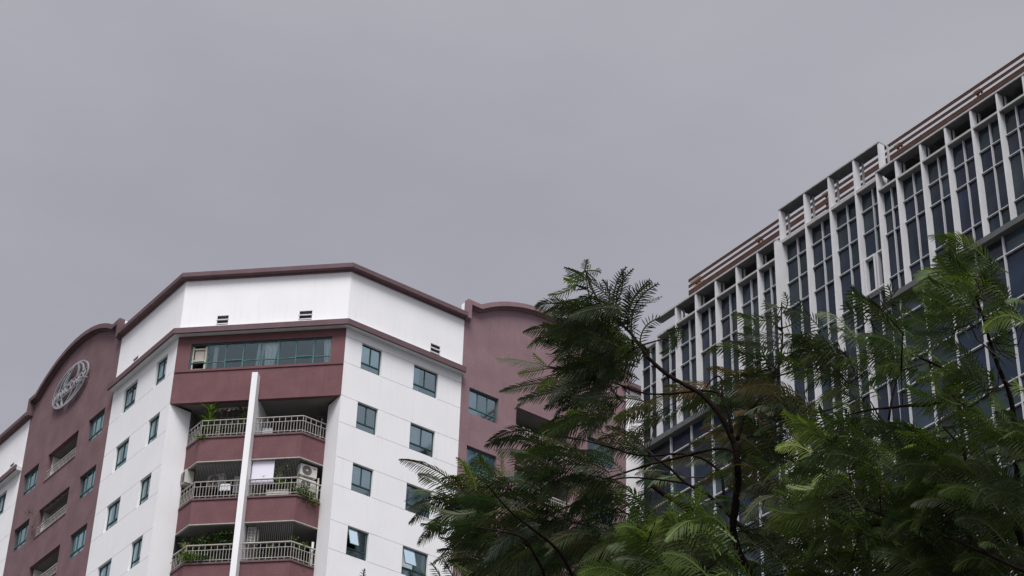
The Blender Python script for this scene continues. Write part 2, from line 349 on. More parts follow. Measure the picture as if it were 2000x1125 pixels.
# dark core, roof deck
pc = [fW1.p(-30, 3), fW1.p(LW1-.6, 3.3), fCH.p(1.2, 3.1), fCH.p(LCH-1.2, 3.1), fW3.p(.6, 3.3), fW3.p(LW3+30, 3), fW3.p(LW3+30, 16), fCH.p(4, 26), fW1.p(-30, 16)]
MB().prism([(p.x-RL.x, p.y-RL.y) for p in pc], 0, 58+E).build('core', ROOM, root)
pr = [fW1.p(-30, .56), fW1.p(LW1, .56), fCH.p(.3, .5), fCH.p(LCH-.3, .5), fW3.p(0, .56), fW3.p(LW3+30, .56), fW3.p(LW3+30, 17), fCH.p(4, 27), fW1.p(-30, 17)]
MB().prism([(p.x-RL.x, p.y-RL.y) for p in pr], 58.01+E, 58.3+E).build('roof', SOFF, root)

# windows ------------------------------------------------------------
def window(fr, x0, x1, z0, z1, parts=2, frame=DGREEN, curtain=None, gl=GL, low=.28, sill=None, openp=None, depth=.12):
    w_, h = x1-x0, z1-z0; t = .05; mb = MB()
    mb.box(0, w_, 0, .06, 0, t); mb.box(0, w_, 0, .06, h-t, h); mb.box(0, t, 0.001, .059, t, h-t); mb.box(w_-t, w_, 0.001, .059, t, h-t)
    zl = h*low if low else 0
    if low: mb.box(t, w_-t, -.012, .055, zl-.03, zl+.03)
    for i in range(1, parts):
        x = w_*i/parts; mb.box(x-.026, x+.026, -.004, .05, zl+.03 if low else t, h-t)
    if low and parts > 2: x = w_*.5; mb.box(x-.02, x+.02, 0, .05, t, zl-.03)
    f = mb.build('window', frame, root, fr.p(x0, depth, z0)-RL, fr.ang)
    p = MB()
    if openp:                                  # one sash tilted open
        p.quad((t, .02, t), (w_-t, .02, t), (w_-t, .02, zl), (t, .02, zl)); x = w_/parts
        p.quad((x, .02, zl), (w_-t, .02, zl), (w_-t, .02, h-t), (x, .02, h-t))
        sh = MB(); sh.bar((t+.02, -.02, h-t), (t+.02, -.28, zl+.1), .022); sh.bar((x, -.02, h-t), (x, -.28, zl+.1), .022); sh.bar((t+.02, -.28, zl+.1), (x, -.28, zl+.1), .022)
        so_ = sh.build('open_sash', frame, f); MB().quad((t+.02, -.02, h-t), (x, -.02, h-t), (x, -.28, zl+.1), (t+.02, -.28, zl+.1)).build('sash_pane', gl, f)
    else: p.quad((t, .025, t), (w_-t, .025, t), (w_-t, .025, h-t), (t, .025, h-t))
    p.build('pane', gl, f)
    if sill: MB().box(t, w_-t, .03, .05, t, zl-.03).build('lower_panel', sill, f)
    if curtain:
        cm, a, b, zz0, zz1, wav = curtain; c = MB(); n = 28
        for i in range(n):
            xa, xb = w_*(a+(b-a)*i/n), w_*(a+(b-a)*(i+1)/n)
            ya, yb = .065+wav*math.sin(i*1.3), .065+wav*math.sin((i+1)*1.3)
            c.quad((xa, ya, h*zz0), (xb, yb, h*zz0), (xb, yb, h*zz1), (xa, ya, h*zz1))
        c.build('curtain' if wav else 'blind', cm, f)
    return f
styles = [dict(curtain=(BLIND, .02, .98, .0, 1, 0)), dict(curtain=(CURT, .0, .35, 0, 1, .02)), dict(), dict(curtain=(CURT, .05, .95, .0, 1, .02)), dict(curtain=(BLIND, .5, 1, 0, 1, 0)), dict(curtain=(CURT, .02, .98, .28, 1, 0), gl=GLB)]
plan_W3 = {(0, 0): dict(curtain=(BLIND, .02, .98, 0, 1, 0), sill=SILLG), (0, 1): dict(sill=SILLG), (0, 2): dict(curtain=(CURT, 0, .97, .28, 1, .012), sill=DARKP), (0, 3): dict(openp=1, sill=SILLG),
           (1, 0): dict(curtain=(CURT, 0, .3, 0, 1, .02), gl=GLB), (1, 1): dict(curtain=(CURT, .1, .95, .28, 1, .015)), (1, 2): dict(curtain=(CURT, .0, 1, .0, 1, 0), gl=GLB), (1, 3): dict(openp=1, curtain=(CURT, .0, 1, .0, 1, 0))}
for k in range(6):
    for ci, (a, b) in enumerate(cols_W3): window(fW3, a+.01, b-.01, zb[k]+.01, zt[k]-.01, **plan_W3.get((ci, k), styles[(k*3+ci) % 6]))
    for ci, (a, b) in enumerate(cols_W1): window(fW1, a+.01, b-.01, zb[k]+.01, zt[k]-.01, **dict(styles[(k*2+ci*3+2) % 5], sill=SILLG if (k+ci) % 2 else DARKP))
    for ci, (a, b) in enumerate(gw1): window(fW1, a+.01, b-.01, zb[k]-.04, zt[k]-.05, parts=3, frame=GREEN, depth=.14, **styles[(k+ci*2+1) % 5])
    for ci, (a, b) in enumerate(gw2): window(fW3, a+.01, b-.01, zb[k]-.04, zt[k]-.05, parts=3, frame=GREEN, gl=GLB, depth=.14, **{kk: v for kk, v in styles[(k*2+ci+1) % 5].items() if kk != 'gl'})
    window(fW1, -13.19, -12.08, zb[k]+.01, zt[k]-.01, **styles[(k+1) % 5]); window(fW3, LW3+12.11, LW3+13.19, zb[k]+.01, zt[k]-.01, **styles[(k+2) % 5])
    window(fW1, -16.39, -15.01, zb[k]+.01, zt[k]-.01, **styles[(k+3) % 5]); window(fW3, LW3+15.01, LW3+16.39, zb[k]+.01, zt[k]-.01, **styles[k % 5])
# the long glazed strip of the top storey
z0, z1 = 54.40+E, 55.86+E; mb = MB(); ms = [.69, 1.54, 2.44, 3.31, 4.17, 5.06, 5.92, 6.78, 7.65]
mb.box(.69, 7.65, .09, .15, z0, z0+.05); mb.box(.69, 7.65, .09, .15, z1-.05, z1)
for i, x in enumerate(ms):
    wd = .035 if i in (3, 5, 7) else .024; x = min(max(x, .69+wd), 7.65-wd); mb.box(x-wd, x+wd, .085 if i in (3, 5, 7) else .092, .148, z0+.05, z1-.05)
zl = z0+.42
for i in range(8): mb.box(ms[i]+.035, ms[i+1]-.035, .094, .146, zl-.02, zl+.02)
for i in (2, 6): mb.box(ms[i]+.03, ms[i+1]-.03, .07, .14, zl+.02, zl+.07)
sw = put(mb, 'window_strip', GREEN, fCH)
MB().quad((ms[1], .12, z0), (ms[-1], .12, z0), (ms[-1], .12, z1), (ms[1], .12, z1)).build('pane', GLC, sw)
mb = MB()                                     # old cream timber frame in the first bay
for a, b, c, d in ((.76, .83, z0+.06, z1-.1), (1.38, 1.48, z0+.06, z1-.1)): mb.box(a, b, .13, .2, c, d)
for c, d in ((z1-.28, z1-.2), (zl+.1, zl+.17), (z0+.06, z0+.1)): mb.box(.83, 1.38, .13, .2, c, d)
mb.box(.88, 1.34, .19, .21, zl+.17, z1-.28); mb.build('old_sash', CREAM, sw)
def drape(x0, x1, x0b, x1b, zz0, zz1, name, m, y=.3, n=12):
    mb = MB()
    for i in range(n):
        f0, f1 = i/n, (i+1)/n; ya, yb = y+.04*math.sin(i*1.6), y+.04*math.sin((i+1)*1.6)
        mb.quad((x0b+(x1b-x0b)*f0, ya, zz0), (x0b+(x1b-x0b)*f1, yb, zz0), (x0+(x1-x0)*f1, yb, zz1), (x0+(x1-x0)*f0, ya, zz1))
    return mb.build(name, m, sw)
drape(1.78, 1.98, 1.76, 1.98, z0, z1, 'curtain', CURT); drape(4.3, 5.0, 4.35, 4.8, z0, z1, 'curtain', CURT); drape(4.1, 4.3, 4.1, 4.22, z0, z1, 'curtain', CURT); drape(7.2, 7.65, 7.3, 7.65, z0, z1, 'curtain', CURT); drape(3.95, 4.1, 3.9, 4.05, z0, z1, 'curtain', BLIND)
# balconies ----------------------------------------------------------
def wall_poly(fr, pts, z0, z1, name, m, t=.0):
    mb = MB()
    for (xa, ya), (xb, yb) in zip(pts, pts[1:]): mb.quad((xa, ya, z0), (xb, yb, z0), (xb, yb, z1), (xa, ya, z1))
    return put(mb, name, m, fr)
wall_poly(fCH, [(0, 0), (.8, .9)], Z0, ZBX, 'pier', WHITE); wall_poly(fCH, [(LCH-.8, .9), (LCH, 0)], Z0, ZBX, 'pier', WHITE)
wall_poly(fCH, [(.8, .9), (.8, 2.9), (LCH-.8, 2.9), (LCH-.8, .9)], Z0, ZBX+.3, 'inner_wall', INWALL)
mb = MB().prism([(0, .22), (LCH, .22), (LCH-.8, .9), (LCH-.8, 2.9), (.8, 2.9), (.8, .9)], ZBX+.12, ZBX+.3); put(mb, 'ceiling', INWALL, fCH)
put(MB().box(4.03, 4.31, -.48, 2.89, Z0, 53.75+E), 'fin_wall', WHITE, fCH)
def balc(side, k):
    zt_, zb_ = 50.60+E-H*k, 49.28+E-H*k
    X = (lambda x: x) if side == 0 else (lambda x: LCH-x)
    mx = 4.03 if side == 0 else LCH-4.31
    def P(t): return (X(t[0]), t[1])
    pts = [(.8, .9), (1.7, 0.0), (mx, 0.0)]
    def ring(o, i):                            # outer offset o, inner offset i
        s2 = math.sqrt(2); k_ = math.tan(R_(22.5))
        return [(.8-o/s2*0-.0, .9-o*s2), (1.7-o*k_, -o), (mx-.001, -o), (mx-.001, i), (1.7+i*k_, i), (.8, .9+i*s2)]
    def pr(o, i, z0, z1, mb=None):
        q = [P(t) for t in ring(o, i)]; return (mb or MB()).prism(q if side == 0 else q[::-1], z0, z1)
    b_ = put(pr(0, .14, zb_, zt_-.09), 'balcony', BOX, fCH)
    pr(.05, .16, zt_-.09, zt_).build('coping', TRIM, b_)
    pr(.02, .10, zb_-.05, zb_-.004).build('drip_edge', RAIL, b_)
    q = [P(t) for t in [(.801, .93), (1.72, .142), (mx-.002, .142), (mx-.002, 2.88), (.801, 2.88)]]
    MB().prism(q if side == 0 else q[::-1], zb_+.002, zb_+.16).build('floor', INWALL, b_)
    r = MB(); zr = zt_+.90; y = .03
    rp = [(.82, .92), (1.72, y), (mx, y)]
    for z, rad in ((zr, .042 if k in (1, 2) and side+k > 1 or k == 2 else .032), (zr-.26, .022), (zt_+.13, .022)):
        for a, b in zip(rp, rp[1:]): r.bar((*P(a), z), (*P(b), z), rad, 6)
    Ls = [math.dist(rp[0], rp[1]), math.dist(rp[1], rp[2])]
    for (a, b), Ln in zip(zip(rp, rp[1:]), Ls):
        n = round(Ln/.143)
        for i in range(n+1):
            x, yy = a[0]+(b[0]-a[0])*i/n, a[1]+(b[1]-a[1])*i/n
            if i % 2 == 0: r.bar((*P((x, yy)), zt_), (*P((x, yy)), zr), .016)
            else: r.bar((*P((x, yy)), zt_+.13), (*P((x, yy)), zr-.26), .014)
    r.build('railing', RAIL, b_)
    # door in the back wall
    xa, xb = (1.4, 3.7); mbd = MB(); q0, q1 = sorted((X(xa), X(xb)))
    mbd.box(q0, q1, 2.84, 2.88, zb_+.17, zb_+2.55); d = mbd.build('balcony_door', ROOM, b_)
    f = MB(); f.box(q0-.07, q0, 2.80, 2.87, zb_+.17, zb_+2.62); f.box(q1, q1+.07, 2.80, 2.87, zb_+.17, zb_+2.62); f.box(q0, q1, 2.80, 2.87, zb_+2.55, zb_+2.62); f.box((q0+q1)/2-.04, (q0+q1)/2+.04, 2.79, 2.86, zb_+.17, zb_+2.55)
    f.build('door_frame', INWALL, d)
    return b_
BAL = {}
for k in range(4):
    for s_ in (0, 1): BAL[(s_, k)] = balc(s_, k)
def grille(side, k, x0, x1, dens=.07):        # thin vertical safety wires
    mb = MB(); z0, z1 = 50.6+E-H*k+.9, 49.28+E-H*(k-1)-.05; X = (lambda x: x) if side == 0 else (lambda x: LCH-x); n = int((x1-x0)/dens)
    for i in range(n): x = x0+(x1-x0)*i/n; mb.box(X(x)-.003, X(x)+.003, .04, .046, z0, z1)
    mb.build('safety_wires', MATS['wire'], BAL[(side, k)])
mat('wire', (.16, .16, .16), .5)
grille(0, 1, 1.72, 4.0); grille(1, 1, 1.75, 2.9); grille(1, 2, 1.75, 3.9, .09)

# ---- things kept on the balconies -----------------------------------
def chp(x, y, z): return fCH.p(x, y, z+E)
def ac_unit(loc, rz, label, grp='air conditioners on the balconies', wd=.86, hh=.62, dp=.32, fan=True):
    o = empty('air_conditioner', loc, rz); tag(o, label, 'air conditioner', grp)
    b = MB(); b.box(0, wd, 0, dp, .05, hh); b.box(.08, .16, .02, dp-.02, 0, .05); b.box(wd-.16, wd-.08, .02, dp-.02, 0, .05); b.build('casing', ACW, o)
    if fan:
        cx, cz, rr = wd*.40, hh*.53, hh*.40; n = 20
        fm = MB(); fm.add([(cx+rr*math.cos(2*math.pi*i/n), -.006, cz+rr*math.sin(2*math.pi*i/n)) for i in range(n)], [tuple(range(n))]); fm.build('fan_opening', DARKP, o)
        gm = MB()
        for q in (.35, .6, .85): gm.tube([(cx+rr*q*math.cos(2*math.pi*i/n), -.014, cz+rr*q*math.sin(2*math.pi*i/n)) for i in range(n+1)], [.004]*(n+1), 4)
        gm.add([(cx+rr*.2*math.cos(2*math.pi*i/10), -.02, cz+rr*.2*math.sin(2*math.pi*i/10)) for i in range(10)], [tuple(range(10))])
        gm.build('fan_grille', ACW, o)
        MB().box(wd-.2, wd-.06, -.008, -.001, hh-.14, hh-.10).build('badge', DARKP, o)
    else:
        gm = MB()
        for j in range(2):
            for i in range(9): gm.box(wd*(.09+j*.46), wd*(.09+j*.46+.36), -.012, -.002, .10+i*(hh-.16)/9, .10+i*(hh-.16)/9+.035)
        gm.build('louvre', DARKP, o)
    return o
ac_unit(chp(6.62, .28, 49.02-1.05+.52), fCH.ang+R_(40), 'upper of the two stacked air conditioners on the middle right balcony')
ac_unit(chp(6.62, .28, 49.02-1.05-.20), fCH.ang+R_(40), 'lower of the two stacked air conditioners, half behind railing and creeper')
ac_unit(chp(.62, .98, 48.50), fCH.ang-R_(48), 'cream air conditioner casing at the outer left end of the middle left balcony', wd=.62, hh=.72, dp=.45, fan=False)
ac_unit(chp(4.40, .35, 45.05), fCH.ang+R_(0), 'white slatted air conditioner beside the white fin wall, lowest right balcony', wd=.38, hh=.86, dp=.3, fan=False)
ac_unit(chp(1.9, 1.3, 48.62), fCH.ang-R_(14), 'air conditioner in the gloom behind wires, middle left balcony')

GREENS = {'deep': (.022, .045, .018), 'mid': (.065, .115, .028), 'lime': (.17, .26, .05), 'olive': (.085, .085, .035), 'yellow': (.30, .29, .10), 'brown': (.10, .065, .03)}
def leaves(mb, c, r, n, size, pal, flat=1):
    for _ in range(n):
        d = Vector(rng.normal(size=3)); d.normalize(); p = Vector(c)+Vector((d.x*r[0], d.y*r[1], d.z*r[2]))*(rng.random()**.5)
        a = Vector(rng.normal(size=3)).normalized(); b = a.cross(Vector(rng.normal(size=3))).normalized(); s = size*(.6+.8*rng.random())
        col_ = pal[int(rng.integers(len(pal)))]; v = .75+.5*rng.random(); cc = tuple(x*v for x in GREENS[col_])
        mb.add([p-a*s, p+b*s*.38, p+a*s, p-b*s*.38], [(0, 1, 2, 3)], cc)
def plant(name, label, cat, base, stems, clumps, pot=True, grp='plants on the balconies'):
    o = empty(name, base, fCH.ang); tag(o, label, cat, grp)
    if pot:
        p = MB(); n = 10
        vs = [(math.cos(2*math.pi*i/n)*r, math.sin(2*math.pi*i/n)*r, z) for r, z in ((.11, 0), (.16, .26), (.14, .26)) for i in range(n)]
        p.add(vs, [(j*n+i, j*n+(i+1) % n, (j+1)*n+(i+1) % n, (j+1)*n+i) for j in range(2) for i in range(n)]+[tuple(range(n))[::-1]])
        p.build('pot', CREAM, o)
    s = MB()
    for a, b in stems: s.bar(a, b, .012, 5, .006)
    if stems: s.build('stem', BARKT, o)
    f = MB()
    for c, r, n, size, pal in clumps: leaves(f, c, r, n, size, pal)
    f.build('foliage', LEAF, o); return o
def dracaena(label, base, h):
    o = empty('dracaena_plant', base, fCH.ang); tag(o, label, 'plant', 'plants on the balconies')
    s = MB(); s.tube([(0, 0, 0), (.03, 0, h*.5), (0, .02, h)], [.03, .025, .02], 6); s.build('stem', BARKT, o)
    f = MB()
    for cz, n, L_ in ((h, 36, .68), (h*.74, 30, .62), (h*.45, 14, .4)):
        for i in range(n):
            a = 2*math.pi*rng.random(); e = R_(-25+95*rng.random()); l_ = L_*(.7+.5*rng.random()); d = Vector((math.cos(a)*math.cos(e), math.sin(a)*math.cos(e), math.sin(e))); sd = Vector((-math.sin(a), math.cos(a), 0))*.022
            p0 = Vector((0, 0, cz)); p1 = p0+d*l_*.55; p2 = p0+d*l_+Vector((0, 0, -.28*l_)); c = GREENS['lime' if rng.random() < .7 else 'mid']
            f.add([p0-sd*.5, p0+sd*.5, p1+sd, p1-sd, p2], [(0, 1, 2, 3), (3, 2, 4)], c)
    f.build('foliage', LEAF, o)
dracaena('spiky dracaena at the left end of the topmost left balcony', chp(1.95, .28, 50.25), 1.95)
P_ = ['mid', 'lime', 'deep', 'mid']
plant('climbing_plant', 'dark climber beside the white fin wall, topmost left balcony', 'plant', chp(3.55, .4, 49.5), [((0, 0, .2), (0, 0, 2.6)), ((0, 0, 1), (-.3, 0, 2.5))], [((0, 0, 2.3), (.4, .2, .35), 200, .06, ['deep', 'mid', 'olive']), ((-.1, 0, 2.75), (.25, .15, .2), 60, .06, ['deep', 'brown', 'mid']), ((.15, -.1, 1.9), (.3, .15, .5), 120, .06, ['deep', 'mid'])])
plant('potted_shrub', 'shrubs massed behind the railing bars of the topmost left balcony', 'plant', chp(2.6, .22, 49.5), [((0, 0, .2), (0, 0, 1))], [((0, 0, 1.55), (1.1, .14, .5), 420, .06, ['deep', 'mid', 'olive']), ((-.8, -.30, 1.05), (.45, .08, .15), 110, .05, ['olive', 'lime', 'mid'])])
plant('flowering_creeper', 'leafy creeper climbing in the opening of the middle right balcony', 'plant', chp(5.6, .25, 46.2), [((0, 0, .2), (.1, 0, 2.9)), ((0, 0, 1.6), (-.8, 0, 2.2))], [((-.6, 0, 2.2), (.42, .15, .2), 150, .05, ['mid', 'lime', 'yellow', 'deep']), ((.15, 0, 2.0), (.33, .15, .35), 170, .05, ['mid', 'lime', 'yellow', 'deep']), ((.25, 0, 2.75), (.5, .15, .22), 130, .05, ['mid', 'olive', 'yellow', 'deep']), ((0, 0, 2.4), (.2, .12, .5), 90, .05, ['mid', 'lime']), ((.7, -.1, 1.6), (.35, .15, .3), 120, .05, P_)])
plant('trailing_plant', 'creeper spilling through the angled railing of the middle right balcony', 'plant', chp(6.75, .05, 46.6), [((0, 0, .2), (.3, 0.2, 1.3))], [((.05, .0, 1.0), (.4, .12, .35), 190, .055, P_), ((.35, .22, .75), (.35, .2, .3), 170, .055, P_), ((.62, .55, .55), (.28, .22, .2), 120, .055, ['mid', 'yellow', 'lime'])], pot=False)
plant('foliage_screen', 'dense broad leaved plants filling the opening of the lowest left balcony', 'plant', chp(2.5, .5, 42.9), [((0, 0, .2), (0, 0, 2.6))], [((0, 0, 2.35), (1.35, .3, .5), 700, .085, ['deep', 'mid', 'deep', 'olive', 'mid']), ((.8, -.1, 2.75), (.6, .2, .22), 240, .075, ['mid', 'lime', 'mid', 'deep']), ((-.85, -.15, 2.1), (.35, .2, .25), 90, .1, ['yellow', 'olive', 'lime', 'brown']), ((-.3, 0, 1.6), (1.5, .25, .4), 200, .08, ['deep', 'mid'])])
plant('hanging_shrub', 'low green shrub bulging out through the railing of the lowest left balcony', 'plant', chp(1.95, -.08, 43.9), [((0, 0, 0), (.3, 0, .4))], [((-.12, -.02, .40), (.62, .2, .26), 380, .055, ['mid', 'deep', 'mid', 'lime']), ((.5, 0, .3), (.42, .14, .16), 130, .05, ['deep', 'mid']), ((-.35, .1, .6), (.18, .15, .2), 50, .05, ['mid', 'lime'])], pot=False)
plant('potted_shrub', 'thin bushy plant by the white pipe at the right end of the lowest right balcony', 'plant', chp(6.9, .55, 42.9), [((0, 0, .2), (0, 0, 2.2)), ((0, 0, 1.2), (-.4, -.2, 2.2))], [((-.35, -.15, 2.35), (.25, .15, .16), 60, .05, P_), ((.1, 0, 2.05), (.3, .2, .22), 90, .055, ['lime', 'mid', 'olive']), ((-.1, -.1, 1.1), (.5, .2, .4), 90, .05, P_)])
plant('potted_shrub', 'row of small pot plants just topping the rail of the lowest right balcony', 'plant', chp(5.6, .35, 42.9), [((0, 0, .2), (0, 0, 1.6))], [((0, 0, 1.95), (.25, .1, .13), 40, .05, ['lime', 'mid']), ((-.5, 0, 1.5), (.8, .15, .25), 90, .05, ['mid', 'deep', 'olive'])])
plant('potted_shrub', 'small bush in the recessed balcony of the left maroon gable, topmost one', 'plant', fW1.p(-6.85, .5, 54.2+E), [((0, 0, .2), (0, 0, .5))], [((0, 0, .65), (.22, .2, .3), 110, .05, ['lime', 'mid', 'yellow'])])
plant('wiry_plant', 'straggly bare plant hanging off the second recessed balcony of left gable', 'plant', fW1.p(-7.25, -.12, 50.95+E), [((0, 0, 0), (-.1, 0, 1.2)), ((-.1, 0, 1.2), (-.7, -.1, 1.5)), ((0, 0, .5), (.15, 0, 1.5))], [((-.3, 0, 1.45), (.45, .1, .2), 60, .045, ['brown', 'olive', 'deep']), ((0, 0, .3), (.2, .1, .5), 60, .045, ['brown', 'olive', 'deep'])], pot=False)
plant('potted_shrub', 'dark foliage behind the railing of the second recessed balcony, left gable', 'plant', fW1.p(-5.6, .45, 50.9+E), [((0, 0, .2), (0, 0, .6))], [((0, 0, .45), (1.3, .15, .35), 260, .05, ['deep', 'olive', 'brown', 'mid'])])
# lattice bars, striped awnings
o = empty('window_lattice', chp(2.3, 1.0, 50.7), fCH.ang); tag(o, 'pale metal lattice bars behind the dracaena on the topmost left balcony', 'lattice')
mb = MB()
for i in range(7): mb.bar((i*.28, 0, 0), (i*.28, 0, 1.9), .018)
for z in (.95, 1.22, 1.5): mb.bar((-.1, -.01, z), (1.8, -.01, z), .014)
mb.bar((.2, -.02, 1.0), (.9, -.02, 1.35), .012); mb.bar((.9, -.02, 1.35), (1.7, -.02, 1.0), .012); mb.bar((.2, -.02, 1.35), (.9, -.02, .95), .012); mb.bar((.9, -.02, .95), (1.7, -.02, 1.3), .012)
mb.build('bars', RAIL, o)
def awning(loc, rz, wd, label, drop=.22):
    o = empty('awning', loc, rz); tag(o, label, 'awning', 'striped awnings over balconies'); a, b, c = MB(), MB(), MB(); n = int(wd/.11)
    for i in range(n):
        (a if i % 2 else b).quad((i*.11, -.02-.03*(i % 2), -drop-.05*math.sin(i*1.1)), (i*.11+.11, -.02-.03*(i % 2), -drop-.05*math.sin(i*1.1)), (i*.11+.11, .12, 0), (i*.11, .12, 0))
    a.build('pale_stripes', MATS['awn'], o); b.build('dark_stripes', MATS['awd'], o); c.bar((0, .13, .02), (wd, .13, .02), .025); c.build('roller', ACW, o)
mat('awn', (.55, .50, .40), .9); mat('awd', (.10, .075, .06), .9)
awning(chp(2.0, .4, 52.42), fCH.ang, 1.95, 'cream and brown striped awning under the glazed storey, left balcony', .2)
awning(fW1.p(-7.05, .10, 55.76+E-H), fW1.ang, 3.3, 'striped rolled awning in the second recessed balcony of left gable', .13)
o = empty('window_lattice', fW1.p(-6.9, .5, 51.0+E), fW1.ang); tag(o, 'metal security lattice in the second recessed balcony of left gable', 'lattice')
mb = MB()
for i in range(15): mb.bar((i*.23, 0, 0), (i*.23, 0, 1.4), .014)
for z in (.4, .7, 1.0, 1.25): mb.bar((0, -.01, z), (3.2, -.01, z), .012)
mb.build('bars', RAIL, o)
# roller blind, pipes, laundry, rack, planter
o = empty('roller_blind', chp(4.36, .12, 48.15), fCH.ang); tag(o, 'white roller blind drawn down beside the white fin wall, middle right balcony', 'blind')
MB().box(0, 1.05, 0, .015, -.1, 1.05).build('sheet', mat('blind_cloth', (.72, .70, .80), .9, .02), o); MB().bar((0, .02, 1.08), (1.05, .02, 1.08), .03).build('roller', ACW, o)
mb = MB().tube([(0, 0, 0), (0, 0, 2.3)], [.06, .06], 10); tag(mb.build('drain_pipe', ACW, None, chp(7.35, .95, 43.0), 0, True), 'white drain pipe at the right end of the lowest right balcony', 'pipe', 'drain pipes')
mb = MB().tube([(0, 0, 0), (0, 0, 2.3)], [.05, .05], 10); tag(mb.build('drain_pipe', ACW, None, chp(7.3, 1.1, 46.4), 0, True), 'white drain pipe behind the air conditioners of the middle right balcony', 'pipe', 'drain pipes')
mb = MB().tube([(0, 0, 0), (0, 0, .8)], [.035, .035], 8); tag(mb.build('drain_pipe', ACW, None, chp(4.88, .45, 45.0), 0, True), 'short thin pipe beside the slatted air conditioner, lowest right balcony', 'pipe', 'drain pipes')
mb = MB(); mb.box(0, 1.05, 0, .22, 0, .24); mb.box(-.03, 1.08, -.03, .25, .24, .27); tag(mb.build('planter_box', ACW, None, chp(5.15, .18, 47.42), fCH.ang), 'long white planter box behind the railing, middle right balcony', 'planter')
o = empty('folding_rack', chp(7.05, .95, 50.0), fCH.ang+R_(25)); tag(o, 'dark folded rack standing at the right end of the topmost right balcony', 'rack')
mb = MB()
for x in (0, .34): mb.bar((x, 0, 0), (x, .05, 2.25), .04)
for z in (.5, 1.0, 1.5, 2.0, 2.22): mb.bar((0, .02, z), (.34, .02, z), .03)
mb.build('frame', DARKP, o); MB().bar((.12, -.06, 0), (.2, -.03, 1.9), .03).build('pole', CREAM, o)
def cloth(x, y, z, wd, hh, m, label):
    mb = MB(); n = 8
    for i in range(n):
        a, b = wd*i/n, wd*(i+1)/n; ya, yb = .03*math.sin(i*1.9), .03*math.sin((i+1)*1.9)
        mb.quad((a, ya, 0), (b, yb, 0), (b*.9+.02, yb, hh), (a*.9+.02, ya, hh))
        mb.quad((a, ya+.02, 0), (b, yb+.02, 0), (b*.9+.02, yb+.02, hh), (a*.9+.02, ya+.02, hh))
    tag(mb.build('laundry_cloth', m, None, chp(x, y, z), fCH.ang), label, 'laundry', 'washing hung on the balconies')
cloth(2.85, .3, 47.85, .5, .35, CURT, 'crumpled white cloth hanging at the railing, middle left balcony')
cloth(3.2, 1.2, 48.2, .28, .9, SOFF, 'pale garment hanging behind the wires, middle left balcony')
cloth(3.55, 1.3, 48.1, .5, .6, OCHRE, 'brown cloth hanging near the fin wall, middle left balcony')
cloth(2.35, .3, 50.75, .2, .6, CURT, 'white shirt hanging behind the bars, topmost left balcony')
cloth(4.4, .9, 50.4, .55, 1.05, CURT, 'pale sheet hanging beside the fin wall, topmost right balcony')
cloth(4.45, .9, 46.9, 1.0, 1.15, INWALL, 'grey sheet behind the railing under the roller blind, middle right balcony')

# globe sign on the left gable ---------------------------------------
lo = empty('globe_sign', fW1.p(-5.36, -.16, 59.24+E), fW1.ang); tag(lo, 'grey metal oval globe emblem with lettering on the left maroon gable', 'sign')
def oval(mb, a, b, cx=0, cz=0, wd=.07, t0=0, t1=360, n=48, y0=-.05, y1=.05, clip=None, skew=0, wd2=None):
    for i in range(n):
        q = [R_(t0+(t1-t0)*(i+j)/n) for j in (0, 1)]; P4 = []
        for j, t in enumerate(q):
            f = (i+j)/n; w_ = wd if wd2 is None else wd+(wd2-wd)*math.sin(math.pi*f)
            for s in (1, 0): P4.append((cx+(a-s*w_)*math.cos(t)+skew*(b-s*w_)*math.sin(t), cz+(b-s*w_)*math.sin(t)))
        zc = sum(p[1] for p in P4)/4
        if clip and clip[0] < zc < clip[1]: continue
        i0, o0, i1, o1 = P4; mb.prismy([o0, o1, i1, i0], y0, y1)
mb = MB(); oval(mb, 2.05, 1.19, wd=.085, y0=-.035, y1=.035); mb.box(-2.0, 2.0, -.045, .045, .135, .185); mb.box(-2.0, 2.0, -.045, .045, -.485, -.435)
mb.build('outer_ring', LOGO, lo)
mb = MB(); cz_ = (-.47, .17)
mers = []
def mer(*a, **k):
    c = k.pop('clip', (9, 9))
    for cc in ((-9, c[1]), (c[0], 9)):
        q = MB(); oval(q, *a, clip=cc, **k)
        if q.v: mers.append(q)
mer(1.45, 1.13, wd=.10, clip=cz_, y0=-.04, y1=.04, skew=.25); mer(.72, 1.12, wd=.10, clip=cz_, y0=-.042, y1=.038, skew=.42); mer(1.75, 1.05, cx=-.12, cz=-.06, wd=.045, clip=cz_, t0=180, t1=330, y0=-.038, y1=.036)
mer(1.62, .98, cx=-.2, cz=-.06, wd=.045, clip=cz_, t0=95, t1=200, y0=-.037, y1=.034)
mer(1.0, .62, cx=.1, cz=.25, wd=.05, wd2=.2, t0=110, t1=250, y0=-.036, y1=.03, clip=(-.9, .17))
mer(.55, .18, cx=-.35, cz=.28, wd=.12, t0=150, t1=350, y0=-.036, y1=.03)
for q in mers: q.build('meridian', LOGO, lo)
fc = bpy.data.curves.new('lettering', 'FONT'); fc.body = 'VINACONEX'; fc.size = .62; fc.extrude = .03; fc.offset = .020; fc.align_x = 'CENTER'; fc.space_character = 1.12
fo = bpy.data.objects.new('lettering', fc); col.objects.link(fo)
bpy.context.view_layer.update()
me = bpy.data.meshes.new_from_object(fo.evaluated_get(bpy.context.evaluated_depsgraph_get())); bpy.data.objects.remove(fo)
xs = [v.co.x for v in me.vertices]; k = 3.66/(max(xs)-min(xs))
for v in me.vertices: x, y, z = v.co; v.co = (x*k, -z, y*1.0)
me.materials.append(LOGO); lt = bpy.data.objects.new('lettering', me); col.objects.link(lt); lt.parent = lo; lt.location = (0, -.03, -.375)
mb = MB()
